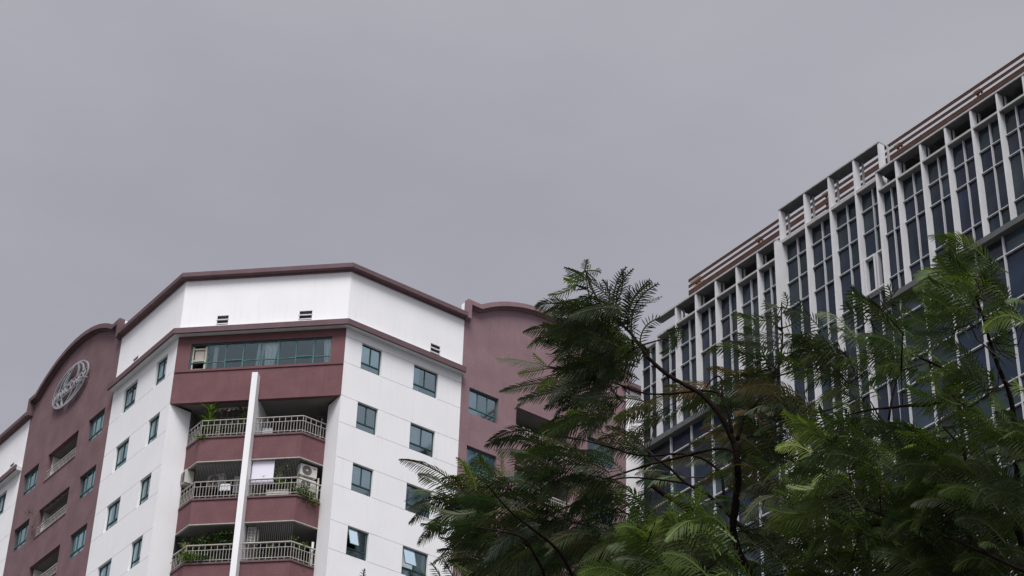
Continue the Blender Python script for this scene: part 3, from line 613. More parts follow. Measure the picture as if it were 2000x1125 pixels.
for x, z in ((-1.6, .5), (1.6, .5), (-1.5, -.6), (1.5, -.6), (0, 1.1), (0, -1.1)): mb.bar((x*.97, .03, z), (x*.97, .16, z), .03)
mb.build('standoff', LOGO, lo)

# ------------------------------------------------------------------ glass office building
OX, OY = 21.7177, 71.7868; oang = R_(125.4-180)
fO = Frame((OX, OY), ang=oang)
orot = empty('glass_office_building', fO.p(0, 8, 0), 0); OL = fO.p(0, 8, 0)
tag(orot, 'dark glass office building with white vertical fins and rusty roof louvres', 'building')
def puto(mb, name, m, parent=orot): return mb.build(name, m, parent, (Vector((OX, OY, 0))-OL) if parent is orot else (0, 0, 0), oang)
FR = [4.6, 3.07, 1.53, 0, -1.54, -3.08, -4.62, -6.16, -7.71, -8.93]; FT = [-9.03, -10.70, -12.40, -14.08, -15.83]; FL = [-15.84, -17.10, -18.64, -20.19, -21.70, -23.24, -24.77]
TF = .11
ZL = 53.65+E
for i, x in enumerate(FR): puto(MB().box(x, x+TF, 0, .33, ZL-.02, 60.52+E), 'fin', FIN)
for i, x in enumerate(FL): puto(MB().box(x, x+(TF if i else .14), 0, .33 if i else .42, ZL-.02 if i else 20, 60.52+E if i < 6 else 59.4+E), 'fin', FIN)
for i, x in enumerate(FT): puto(MB().box(x, x+TF+.01, .40, .74, 20, 62.52+E), 'fin', FIN)
# inner posts of the crown frames
for x in FR[:-1]: puto(MB().box(x+TF+.02, x+TF+.09, .42, .5, 59.56+E, 60.5+E), 'crown_post', BEAM)
for x in FL[1:6]: puto(MB().box(x+TF+.02, x+TF+.09, .42, .5, 59.56+E, 60.5+E), 'crown_post', BEAM)
for x in FT: puto(MB().box(x+TF+.03, x+TF+.11, .86, .94, 60.7+E, 62.5+E), 'crown_post', BEAM)
puto(MB().box(-8.93, 4.75, -.03, .42, 60.53+E, 60.62+E), 'top_beam', BEAM); puto(MB().box(-8.8, 4.75, .01, .42, 60.50+E, 60.528+E), 'beam_shade_strip', UND)  # thin dark sheet added below the beam to paint its shaded underside
puto(MB().box(-24.8, -15.70, -.03, .42, 60.53+E, 60.62+E), 'top_beam', BEAM); puto(MB().box(-24.7, -15.86, .01, .42, 60.50+E, 60.528+E), 'beam_shade_strip', UND)
puto(MB().box(-15.83, -8.90, .37, .98, 62.53+E, 62.60+E), 'top_beam', BEAM); puto(MB().box(-15.8, -8.93, .41, .98, 62.50+E, 62.528+E), 'beam_shade_strip', UND)
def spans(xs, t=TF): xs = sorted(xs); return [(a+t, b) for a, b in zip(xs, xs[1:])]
for a, b in spans(FR): puto(MB().box(a, b, -.01, .33, 59.45+E, 59.56+E), 'roof_beam', BEAM); puto(MB().box(a+.004, b-.004, .02, .33, 59.43+E, 59.448+E), 'beam_shade_strip', UND2)  # grey sheet added under each roof beam as painted shade
for a, b in spans(FL): puto(MB().box(a, b, -.01, .33, 59.45+E, 59.56+E), 'roof_beam', BEAM); puto(MB().box(a+.004, b-.004, .02, .33, 59.43+E, 59.448+E), 'beam_shade_strip', UND2)
for a, b in spans(FT): puto(MB().box(a+.01, b, .39, .74, 60.52+E, 60.70+E), 'roof_beam', BEAM); puto(MB().box(a+.014, b-.004, .42, .74, 60.50+E, 60.518+E), 'beam_shade_strip', UND2)
puto(MB().box(-26.15, -24.78, .1, .4, 59.3+E, 59.5+E), 'roof_beam', BEAM)
puto(MB().box(-8.93, 4.75, -.06, .34, 53.34+E, 53.63+E), 'ledge', LEDGE)
puto(MB().box(-26.15, -15.86, -.06, .34, 53.34+E, 53.63+E), 'ledge', LEDGE)
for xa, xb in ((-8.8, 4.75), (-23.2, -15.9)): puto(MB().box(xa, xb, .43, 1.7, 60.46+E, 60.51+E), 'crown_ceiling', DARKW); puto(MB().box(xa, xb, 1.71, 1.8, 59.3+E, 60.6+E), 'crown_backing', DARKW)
puto(MB().box(-26.15, -23.25, 1.0, 1.1, 59.4+E, 60.4+E), 'end_parapet', FIN)
for a, b in spans(FR)[:6]: puto(MB().box(a+.02, b-.02, .95, 1.05, 60.30+E, 60.44+E), 'crown_rail', CREAMB)
# body
mb = MB(); mb.box(-26.15, -15.9, .42, 20, 0, 59.4+E); mb.box(-8.9, 30, .42, 20, 0, 59.4+E); mb.box(-15.899, -8.901, .82, 20, 0, 60.6+E); puto(mb, 'body', ROOM)
mb = MB(); mb.box(-26.3, -26.15, .3, 20, 0, 59.5+E); mb.box(4.76, 30, .3, .42, 0, 59.5+E); puto(mb, 'end_wall', FIN)
# glazing
TE = [(.010, .017, .034), (.013, .020, .036), (.015, .022, .034), (.010, .020, .034)]
TL = [(.015, .027, .036), (.022, .035, .044), (.016, .026, .034)]
def panes(name, xs, zs, y, mid=True, teal=.15, fat=False):
    g_ = MB(); m_ = MB()
    for a, b in xs:
        ed = [a, (a+b)/2, b] if mid else [a, b]
        for j in range(len(ed)-1):
            for z0_, z1_ in zip(zs[1:], zs):
                t = (.02*rng.normal(), .02*rng.normal()); short = z1_-z0_ < 1.5
                c = TL[int(rng.integers(3))] if rng.random() < (teal*2.6 if short else teal*.6) else TE[int(rng.integers(4))]
                v = .75+.5*rng.random(); dy = .006*rng.normal(size=4)
                g_.quad((ed[j], y+dy[0], z0_), (ed[j+1], y+dy[1], z0_), (ed[j+1], y+dy[2], z1_), (ed[j], y+dy[3], z1_), tuple(q*v for q in c))
        if mid: m_.box((a+b)/2-.027, (a+b)/2+.027, y-.12, y-.01, zs[-1], zs[0])
        for z_ in zs[1:-1]:
            for j in range(len(ed)-1):
                m_.box(ed[j]+(.027 if j else 0), ed[j+1]-(.027 if mid and not j else 0), y-.115, y-.012, z_-.022, z_+.022)
    o = puto(g_, name, CG); m_.build('mullion', MULL, o); return o
up = [59.45+E, 58.24+E, 57.08+E, 54.72+E, 53.63+E]
for a, b in spans(FR): panes('glazing', [(a, b)], up, .33)
for a, b in spans(FL): panes('glazing', [(a, b)], up, .33)
panes('glazing', [(-26.15, -24.77)], [59.3+E, 58.24+E, 57.08+E, 54.72+E, 53.63+E], .33)
zT = [60.52+E, 59.50+E, 58.25+E, 56.86+E]; z = 54.73+E; st = [1.15, 1.2, 1.22]
zz = z
seq = []
while zz > 0: seq.append(zz); zz -= (2.38 if len(seq) % 2 == 0 else 1.2)
for a, b in spans(FT):
    o = panes('glazing', [(a+.01, b)], zT+seq, .74)
# casement surrounds in one tall bay
mb = MB(); a, b = FT[1]+TF+.01, FT[0]; z0, z1 = 54.80+E, 56.78+E; md = (a+b)/2
for xa, xb in ((a+.02, md-.04), (md+.04, b-.02)):
    mb.box(xa, xa+.10, .50, .72, z0, z1); mb.box(xb-.10, xb, .50, .72, z0, z1); mb.box(xa+.1, xb-.1, .50, .72, z1-.09, z1); mb.box(xa+.1, xb-.1, .50, .72, z0, z0+.09)
puto(mb, 'casement', FIN)
zz = 53.34+E; low = [zz]; zz = 52.38+E
i = 0
while zz > 0: low.append(zz); zz -= (2.38 if i % 2 == 0 else 1.2); i += 1
low.append(0)
def lower(x0, x1, cs):
    e = [x0]+[c for c in cs if x0 < c < x1]+[x1]; g_ = MB(); m_ = MB(); y = .30
    for a, b in zip(e, e[1:]):
        for z0_, z1_ in zip(low[1:], low):
            c = TL[int(rng.integers(3))] if rng.random() < (.5 if z1_-z0_ < 1.5 else .06) else TE[int(rng.integers(4))]; v = 1.0+.6*rng.random(); dy = .006*rng.normal(size=4)
            g_.quad((a, y+dy[0], z0_), (b, y+dy[1], z0_), (b, y+dy[2], z1_), (a, y+dy[3], z1_), tuple(q*v for q in c))
    for c in e[1:-1]: m_.box(c-.035, c+.035, y-.12, y-.01, 0, low[0])
    for z_ in low[1:-1]:
        for a, b in zip(e, e[1:]): m_.box(a+.035, b-.035, y-.115, y-.012, z_-.03, z_+.03)
    o = puto(g_, 'lower_glazing', CG); m_.build('mullion', MULL, o)
lower(-8.9, 4.75, sorted((a+b)/2 for a, b in spans(FR))); lower(-26.15, -15.9, sorted((a+b)/2 for a, b in spans(FL)))
# roof louvres on brackets
for j, (z, h, m_) in enumerate(((64.68, .15, RUST), (64.31, .14, RUST), (63.90, .27, RUST), (63.50, .10, RUST), (63.16, .14, RUST), (62.8, .14, RUST))):
    o = puto(MB().box(-25.6, 5.5, 3.0, 3.04, z-h/2+E, z+h/2+E), 'louvre_slat', m_)
    MB().box(-25.6, 5.5, 2.985, 3.045, z+h/2+.003+E, z+h/2+.02+E).build('slat_top', RUSTP, o)
for x in (-25.3, -20.4, -15.4, -10.4, -5.2, .6, 4.9):
    mb = MB(); mb.box(x, x+.10, 3.26, 3.36, 59.3+E, 64.74+E); mb.box(x+.25, x+.33, 3.27, 3.35, 59.3+E, 64.5+E)
    mb.box(x-.02, x+.36, 3.05, 3.26, 64.43+E, 64.52+E); mb.box(x-.02, x+.36, 3.05, 3.26, 64.06+E, 64.13+E)
    puto(mb, 'louvre_bracket', OCHRE)
for j, z in enumerate((64.5, 64.12)):         # rusty stubs at the far end
    puto(MB().box(-25.5+.3*j, -24.7+.3*j, 3.03, 3.2, z-.06+E, z+.05+E), 'rusty_stub', OCHRE)
def arm(x, label, l=3.2):
    o = empty('maintenance_arm', fO.p(x, .9, 60.6+E), oang); tag(o, label, 'crane arm', 'steel maintenance arms on the office roof')
    b = MB(); b.box(0, .14, 0, .14, -.1, .75); b.build('post', STEEL, o)
    b = MB(); b.box(-.0, .14, -.01, .14, .75, .9).bar((.07, .07, .82), (.07, 1.7, .55), .075); b.build('boom', STEEL, o)
    b = MB(); b.box(.15, l, 1.55, 1.72, .62, .80); b.build('track_beam', STEEL, o)
arm(-17.95, 'blue grey steel arm over the lower left part of the office roof'); arm(-8.15, 'blue grey steel arm at the right of the tall middle frames')
o = tag(puto(MB().box(-23.9, -23.65, .5, .7, 60.62+E, 61.0+E), 'roof_vent', STEEL), None)

# ------------------------------------------------------------------ trees
def at(px, py, d): return Vector((0, 0, EYE))+(Fv+Rv*((px-1000)/FPX)-Uv*((py-562.5)/FPX))*d
FR_PAL = {'dark': [(.020, .029, .015), (.028, .038, .018), (.015, .022, .014)], 'olive': [(.034, .048, .018), (.024, .040, .016), (.052, .052, .022), (.020, .034, .016)],
 'brown': [(.060, .050, .022), (.036, .040, .018), (.075, .052, .024)], 'green': [(.042, .064, .017), (.054, .080, .019), (.030, .048, .016), (.038, .058, .020)], 'lime': [(.095, .135, .028), (.078, .112, .022), (.11, .145, .035)], 'mid': [(.034, .048, .017), (.026, .038, .015), (.042, .058, .019)]}
WIND = np.array((-1.0, 0.0, -.45))
class Fronds:
    def __init__(s): s.V = []; s.F = []; s.C = []; s.n = 0; s.k = 1
    def frond(s, base, tip, bend, bl, pal, n=26, facing=None, lean=.75, droop=.35, asym=1.0):
        base = np.array(base); tip = np.array(tip); d = tip-base; L_ = np.linalg.norm(d); 
        if L_ < 1e-4: return
        n = max(8, int(L_/.0165)); d /= L_; nrm = np.array(facing if facing is not None else -Fv)+.42*rng.normal(size=3); nrm -= d*nrm.dot(d); nrm /= np.linalg.norm(nrm)
        side = np.cross(nrm, d); upv = bend
        t = np.linspace(0, 1, n+1); P = base+np.outer(t*L_, d)+np.outer(4*t*(1-t)*L_, upv)
        T = np.gradient(P, axis=0); T /= np.linalg.norm(T, axis=1)[:, None]
        c0 = np.array(pal[int(rng.integers(len(pal)))])*(.8+.45*rng.random())
        # rachis
        rw = .0045; q = []
        for i in range(n+1):
            S = np.cross(nrm, T[i]); q += [P[i]-S*rw, P[i]+S*rw]
        o = s.n; s.V += q; s.n += len(q)
        for i in range(n): s.F.append((o+2*i, o+2*i+1, o+2*i+3, o+2*i+2)); s.C.append(tuple(c0*1.9+.006))  # rachis lightened: its lit upper side is put into the colour
        for i in range(1, n+1):
            f = i/n; ln = bl*(math.sin(math.pi*min(1, .16+f*.80))**.65)*(.85+.3*rng.random()); 
            if f > .93: ln *= .8
            S = np.cross(nrm, T[i]); le = lean*(.55+.75*f)
            for sg in (-1, 1):
                if rng.random() < .03: continue
                l_ = ln*(asym if sg > 0 else 1)
                dr = S*sg*math.cos(le)+T[i]*math.sin(le)+.05*rng.normal(size=3)+WIND*.30; dr /= np.linalg.norm(dr)
                w_ = (T[i]*math.cos(le)-S*sg*math.sin(le)); w_ = w_*(.0038+.0014*rng.random())*(bl/.09)**.5
                p0 = P[i]; g = np.array((0, 0, -1.0))*droop
                p1 = p0+dr*l_*.5+g*l_*.10; p2 = p0+dr*l_+g*l_*.42
                s.V += [p0-w_*.45, p0+w_*.45, p1-w_, p1+w_, p2-w_*.22, p2+w_*.22]; o = s.n; s.n += 6
                cc = tuple(c0*(.85+.3*rng.random())*(1+.35*f)); s.F += [(o, o+1, o+3, o+2), (o+2, o+3, o+5, o+4)]; s.C += [cc, cc]  # barbs paler towards the frond tip, a highlight painted into the colour
    def build(s, parent, loc):
        me = bpy.data.meshes.new('crown'); V = np.array(s.V)-np.array(loc); me.from_pydata(V.tolist(), [], s.F); me.update()
        a = me.attributes.new('tint', 'FLOAT_COLOR', 'FACE'); c = np.ones((len(s.C), 4), dtype=np.float32); c[:, :3] = s.C; a.data.foreach_set('color', c.ravel())
        me.materials.append(LEAF); o = bpy.data.objects.new('crown', me); col.objects.link(o); o.parent = parent; return o
# density of foliage per 40 px cell (rows from y=520, columns from x=840), then the tree each zone belongs to
ROWS = {520: {25: 3, 26: 2}, 560: {9: 2, 10: 2, 11: 1, 25: 5, 26: 6, 27: 4, 28: 2},
 600: {7: 3, 8: 5, 9: 5, 10: 3, 11: 2, 16: 2, 17: 3, 18: 2, 20: 1, 21: 2, 22: 2, 24: 2, 25: 5, 26: 6, 27: 5, 28: 2},
 640: {6: 4, 7: 8, 8: 9, 9: 8, 10: 5, 11: 1, 15: 1, 16: 5, 17: 5, 18: 2, 20: 3, 21: 6, 22: 5, 23: 3, 24: 5, 25: 7, 26: 6, 27: 4, 28: 2},
 680: {6: 5, 7: 8, 8: 9, 9: 9, 10: 6, 16: 6, 17: 6, 18: 5, 19: 3, 20: 6, 21: 7, 22: 5, 23: 5, 24: 6, 25: 6, 26: 5, 27: 3, 28: 1, 29: 1},
 720: {6: 4, 7: 7, 8: 9, 9: 8, 10: 4, 15: 2, 16: 7, 17: 8, 18: 7, 19: 7, 20: 8, 21: 6, 22: 3, 23: 1, 25: 4, 26: 7, 27: 6, 28: 3, 29: 3},
 760: {6: 2, 7: 4, 8: 7, 9: 6, 10: 3, 11: 1, 12: 2, 13: 2, 15: 2, 16: 6, 17: 8, 18: 9, 19: 8, 20: 7, 21: 4, 24: 2, 25: 6, 26: 7, 27: 6, 28: 3, 29: 3},
 800: {7: 3, 8: 6, 9: 5, 10: 2, 12: 3, 13: 4, 14: 2, 15: 2, 16: 6, 17: 8, 18: 8, 19: 7, 20: 5, 21: 1, 24: 5, 25: 8, 26: 8, 27: 7, 28: 4, 29: 5},
 840: {6: 2, 7: 5, 8: 7, 9: 3, 10: 2, 12: 1, 13: 2, 14: 1, 15: 3, 16: 5, 17: 7, 18: 7, 19: 7, 20: 6, 21: 4, 22: 1, 23: 4, 24: 7, 25: 8, 26: 8, 27: 8, 28: 7, 29: 7},
 880: {4: 2, 5: 4, 6: 7, 7: 8, 8: 7, 9: 5, 10: 3, 11: 1, 14: 2, 15: 3, 16: 5, 17: 5, 18: 5, 19: 8, 20: 8, 21: 7, 22: 6, 23: 8, 24: 9, 25: 9, 26: 9, 27: 9, 28: 8, 29: 8},
 920: {2: 3, 3: 4, 4: 5, 5: 7, 6: 8, 7: 9, 8: 8, 9: 5, 10: 4, 11: 2, 14: 1, 15: 3, 16: 3, 17: 4, 18: 5, 19: 8, 20: 9, 21: 9, 22: 9, 23: 9, 24: 9, 25: 9, 26: 9, 27: 8, 28: 7, 29: 8},
 960: {1: 2, 2: 5, 3: 7, 4: 8, 5: 8, 6: 7, 7: 4, 8: 3, 9: 5, 10: 6, 11: 5, 12: 3, 13: 1, 14: 1, 15: 4, 16: 5, 17: 6, 18: 7, 19: 9, 20: 9, 21: 9, 22: 9, 23: 9, 24: 9, 25: 9, 26: 9, 27: 9, 28: 8, 29: 8},
 1000: {1: 5, 2: 8, 3: 8, 4: 8, 5: 8, 6: 6, 7: 3, 8: 2, 9: 5, 10: 6, 11: 7, 12: 6, 13: 6, 14: 4, 15: 3, 16: 4, 17: 5, 18: 7, 19: 9, 20: 9, 21: 9, 22: 9, 23: 9, 24: 9, 25: 9, 26: 9, 27: 9, 28: 9, 29: 8},
 1040: {2: 6, 3: 8, 4: 8, 5: 8, 6: 8, 7: 6, 8: 6, 9: 6, 10: 7, 11: 8, 12: 9, 13: 9, 14: 6, 15: 4, 16: 4, 17: 5, 18: 6, 19: 8, 20: 8, 21: 9, 22: 9, 23: 9, 24: 9, 25: 9, 26: 9, 27: 9, 28: 9, 29: 9},
 1080: {3: 5, 4: 8, 5: 8, 6: 8, 7: 7, 8: 7, 9: 7, 10: 9, 11: 9, 12: 9, 13: 9, 14: 8, 15: 7, 16: 7, 17: 7, 18: 8, 19: 8, 20: 8, 21: 8, 22: 8, 23: 8, 24: 9, 25: 9, 26: 9, 27: 9, 28: 8, 29: 8},
 1120: {3: 4, 4: 7, 5: 8, 6: 7, 7: 7, 8: 7, 9: 9, 10: 9, 11: 9, 12: 9, 13: 9, 14: 8, 15: 8, 16: 8, 17: 8, 18: 8, 19: 8, 20: 8, 21: 8, 22: 8, 23: 8, 24: 9, 25: 9, 26: 9, 27: 9, 28: 8, 29: 8},
 1160: {c: 7 for c in range(5, 31)}, 1200: {c: 6 for c in range(8, 31)}}
def zone(x, y):
    if 1200 < x < 1440 and y > 1010: return 2
    if (x > 1640 and y < 740) or x > 1750 or (x > 1560 and y > 815+.0*x): return 1
    return 0
DEP = [14.0, 12.5, 10.5]
LIMBS = [  # tree, depth shift at both ends, radius px start..end, points
 (0, 0, -.2, 9, 6.5, [(1600, 1330), (1520, 1200), (1452, 1100), (1432, 1040), (1430, 1030), (1436, 990), (1441, 940), (1441, 925)]),
 (0, -.2, .5, 6.5, 1.2, [(1441, 925), (1438, 880), (1426, 848), (1410, 816), (1392, 792), (1370, 770), (1350, 758), (1320, 742), (1296, 726), (1276, 708), (1261, 692), (1235, 655), (1216, 636), (1181, 604), (1163, 577), (1152, 551), (1144, 529)]),
 (0, -.1, .1, 5.5, 5, [(1422, 1038), (1408, 1026), (1376, 1010), (1336, 986), (1304, 970), (1274, 948)]),
 (0, 0, .6, 6.5, 2.2, [(1600, 1330), (1580, 1180), (1536, 1096), (1500, 1072), (1480, 1058), (1440, 1022), (1410, 992), (1380, 964), (1340, 944), (1308, 914), (1278, 894)]),
 (0, .4, .9, 2.2, 1, [(1340, 944), (1280, 936), (1220, 933), (1150, 945), (1090, 935)]),
 (0, .1, .7, 3.6, 1.2, [(1430, 1016), (1416, 980), (1410, 930), (1400, 916), (1380, 900), (1354, 890), (1320, 886), (1280, 890), (1240, 888), (1200, 876), (1140, 860), (1090, 850)]),
 (0, -.1, 1, 3.2, 1.2, [(1436, 892), (1430, 882), (1410, 876), (1380, 880), (1340, 890), (1300, 900), (1260, 910), (1224, 922), (1200, 930), (1140, 946), (1100, 952), (1040, 960)]),
 (0, -.1, .8, 4, 1.5, [(1440, 878), (1446, 866), (1460, 854), (1496, 842), (1528, 828), (1560, 815), (1620, 800), (1680, 775)]),
 (0, -.1, .3, 4.5, 1.3, [(1440, 860), (1448, 828), (1454, 814), (1480, 784), (1500, 756), (1514, 736), (1524, 700), (1528, 660), (1526, 620), (1527, 590)]),
 (0, -.2, .1, 3.5, 1.2, [(1430, 846), (1422, 804), (1414, 786), (1410, 760), (1410, 744), (1404, 735), (1392, 740), (1378, 758)]),
 (0, .0, 1, 2.8, 1, [(1412, 776), (1400, 766), (1370, 763), (1340, 766), (1290, 770), (1250, 766), (1200, 748), (1168, 743), (1133, 737), (1095, 722), (1060, 715)]),
 (0, 0, .7, 2.4, 1.2, [(1445, 925), (1446, 908), (1452, 890), (1466, 880), (1490, 885), (1510, 894), (1544, 922), (1590, 960)]),
 (0, 0, -1, 4.5, 1.2, [(1560, 1330), (1300, 1220), (1150, 1180), (1118, 1125), (1106, 1100), (1090, 1076), (1070, 1056), (1046, 1038), (1026, 1022), (1000, 1002), (975, 975), (950, 945)]),
 (0, -.5, -.8, 4, 1.2, [(1150, 1180), (1070, 1130), (1060, 1112), (1040, 1076), (1024, 1052), (990, 1040), (930, 1030)]),
 (0, .3, .8, 3, 1, [(1600, 1040), (1500, 1050), (1560, 1000), (1600, 930), (1640, 880), (1660, 820), (1690, 760)]),
 (1, 0, 0, 8, 2.2, [(2060, 1300), (2010, 1120), (1985, 1000), (1988, 900), (1982, 830), (1974, 778), (1960, 740), (1946, 706), (1928, 648), (1918, 612), (1906, 580)]),
 (1, 0, .8, 5, 1.4, [(2010, 1120), (1940, 1040), (1900, 960), (1880, 860), (1870, 770), (1850, 726), (1800, 700), (1770, 688), (1730, 660), (1700, 630)]),
 (1, .2, .9, 4, 1.8, [(1870, 770), (1818, 790), (1770, 792), (1744, 796), (1700, 800), (1650, 812)]),
 (1, .5, .6, 2.6, 1.2, [(1736, 820), (1740, 790), (1744, 770), (1754, 730), (1758, 700)]),
 (1, .3, .9, 4, 1.4, [(1900, 960), (1830, 930), (1768, 878), (1740, 840), (1720, 818), (1700, 784)]),
 (1, -.5, .2, 3.5, 1.2, [(2010, 1120), (1900, 1070), (1840, 1045), (1780, 1024), (1720, 1004), (1670, 984), (1626, 964), (1600, 950)]),
 (1, .4, .2, 3, 1.2, [(2010, 1120), (1980, 1028), (1920, 1026), (1886, 1016), (1838, 976), (1790, 958), (1740, 930)]),
 (1, .4, 1, 3.5, 2.2, [(2010, 1120), (1900, 1090), (1800, 1070), (1720, 1062), (1654, 1092), (1600, 1112)]),
 (2, 0, 0, 5, 1.5, [(1480, 1330), (1440, 1200), (1400, 1130), (1390, 1102), (1360, 1085), (1330, 1066), (1335, 1035), (1355, 990), (1368, 965)]),
 (2, .1, .2, 2.6, 1.2, [(1400, 1130), (1340, 1100), (1290, 1070), (1270, 1040), (1262, 1010)]),
]
tl = ['dark feathery tree whose long bare limbs cross the middle of the view', 'bright green feathery tree at the right, in front of the glass office building', 'small fresh green feathery tree low in the centre, nearest the viewer']
TR = []
for t in range(3):
    sel = [l for l in LIMBS if l[0] == t]; l0 = sel[0]; b0 = at(*l0[5][0], DEP[t]); base = Vector((b0.x+.3, b0.y+.2, 0))
    o = empty('feathery_tree', base); tag(o, tl[t], 'tree', 'feathery trees in the foreground')
    mb = MB(); k = DEP[t]/FPX
    mb.tube([Vector((.0, 0, -.05)), Vector((.02, .03, b0.z*.35)), Vector((-.12, -.05, b0.z*.7)), b0-base], [.17*(1 if t != 2 else .6), .13*(1 if t != 2 else .6), .09*(1 if t != 2 else .6), l0[3]*k*1.6], 10)
    mb.build('trunk', BARK, o, smooth=True); pts = []
    for _, d0, d1, r0, r1, P in sel:
        n = len(P); Q = []; Rr = []
        for i in range(n):
            f = i/(n-1); Q.append(at(P[i][0], P[i][1], DEP[t]+d0+(d1-d0)*f)); Rr.append((r0+(r1-r0)*f)*k)
        # smooth
        S, SR = [], []
        for i in range(n-1):
            p0, p1, p2, p3 = Q[max(i-1, 0)], Q[i], Q[i+1], Q[min(i+2, n-1)]
            for j in range(3):
                u = j/3; S.append(.5*((2*p1)+(p2-p0)*u+(2*p0-5*p1+4*p2-p3)*u*u+(3*p1-p0-3*p2+p3)*u**3)); SR.append((Rr[i]+(Rr[i+1]-Rr[i])*u)*(1+.06*rng.normal()))
        S.append(Q[-1]); SR.append(Rr[-1]); br = MB().tube([p-base for p in S], SR, 8); br.build('limb', BARK, o, smooth=True); pts += [(p, r) for p, r in zip(S, SR) if True]
    TR.append(dict(o=o, base=base, pts=np.array([tuple(p) for p, r in pts if (p-Vector((0, 0, EYE))).dot(Fv) > 1]), fr=Fronds(), tw=MB(), k=k))
Ra, Ua, Fa = np.array(Rv), np.array(Uv), np.array(Fv)
def palette(t, x, y):
    r = rng.random()
    if t == 2: return 'green' if r < .7 else ('lime' if r < .75 else 'mid')
    if t == 1:
        if y > 980: return 'mid' if r < .6 else ('green' if r < .85 else 'olive')
        return 'green' if r < .45 else ('lime' if r < .51 else 'mid')
    if x > 1230 and 760 < y < 1010 and x < 1600: return 'brown' if r < .45 else 'olive'
    if x > 1600: return 'mid' if r < .6 else 'dark'
    if x > 1430: return 'mid' if r < .6 else ('dark' if r < .9 else 'green')
    if y < 830: return 'dark' if r < .72 else ('mid' if r < .95 else 'lime')
    return 'olive' if r < .5 else ('dark' if r < .8 else 'mid')
def twig(T, node, far=1.7):
    d = T['pts']-node; dist = np.linalg.norm(d, axis=1)+ .4*np.maximum(0, d[:, 2]); i = int(np.argmin(dist)); p = T['pts'][i]
    if np.linalg.norm(p-node) > far: return p
    m_ = (p+node)/2+np.array((0, 0, -.06))*np.linalg.norm(p-node)+.05*rng.normal(size=3)
    b = np.array(T['base']); q1 = p*.7+m_*.3
    T['pts'] = np.vstack([T['pts'], node[None], m_[None]])
    T['tw'].tube([Vector(p-b), Vector((p*.55+m_*.6-p*.15)-b), Vector(m_-b), Vector(node-b)], [.0065, .005, .004, .003], 5); return p
def spray(t, px, py, dep, nf=5, ang=None, Lpx=95, pal=None, blk=1.0):
    T = TR[t]; k = dep/FPX; node = np.array(at(px, py, dep)); twig(T, node)
    for j in range(nf):
        a = (ang if ang is not None else 180)+rng.normal()*(21 if t else 24)
        if t == 1 or px > 1430: a += -12
        a = R_(a); L_ = Lpx*k*(.65+.6*rng.random()); ff = .45*rng.normal()
        d = Ra*math.cos(a)+Ua*math.sin(a)+Fa*ff; d /= np.linalg.norm(d)
        b = node+(rng.normal(size=3)*.05); tip = b+d*L_
        bend = np.array((0, 0, 1.0))*((.08+.10*rng.random()) if t == 0 and px < 1430 else (.14+.16*rng.random()))
        p_ = FR_PAL[pal or palette(t, px, py)]
        T['fr'].frond(b, tip, bend, (.072+.028*rng.random())*blk*(Lpx/110)**.5, p_, n=int(32+10*rng.random()), droop=.5+.6*rng.random())
def manual(t, bx, by, tx, ty, bend, pal, dep=None, bl=.095, n=34, dd=0, droop=.35, asym=1.0, tw=True):
    T = TR[t]; dep = dep or DEP[t]; b = np.array(at(bx, by, dep)); tp = np.array(at(tx, ty, dep+dd)); v = tp-b; L_ = np.linalg.norm(v)
    if tw: twig(T, b, 1.4)
    sc = Ra*(by-ty)*-1+Ua*(bx-tx)*-1    # perpendicular in the view plane
    dirv = np.cross(v/L_, Fa); dirv /= np.linalg.norm(dirv)
    T['fr'].frond(b, tp, dirv*bend, bl, FR_PAL[pal], n=n, droop=droop, facing=-Fa+.0*Ra, asym=asym)
for y, row in ROWS.items():
    for c, dn in row.items():
        x = 840+40*c; t = zone(x, y)
        n = dn*((.090 if x < 1250 else .068) if t == 0 else ((.066 if x > 1850 else .055) if y < 860 else .082)); n = int(n)+(rng.random() < n-int(n))
        for _ in range(n):
            sx = x+40*(rng.random()-.5)+(34 if c > 3 else 24); sy = y+40*(rng.random()-.5)+((6 if x < 1430 else 26) if t == 0 else 34)
            dep = DEP[t]+(1.1*(rng.random()-.35))+(.7 if t == 0 and 1230 < x < 1480 and y > 700 else 0); ang = 184 if (x < 1430) else (174 if t == 0 else 172)
            if y > 1000 and t == 0 and x < 1230: ang = 196
            if t == 2: ang = 160
            spray(t, sx, sy, dep, int(5+3*rng.random()), ang, 112 if t == 0 else (122 if t == 1 else 140))
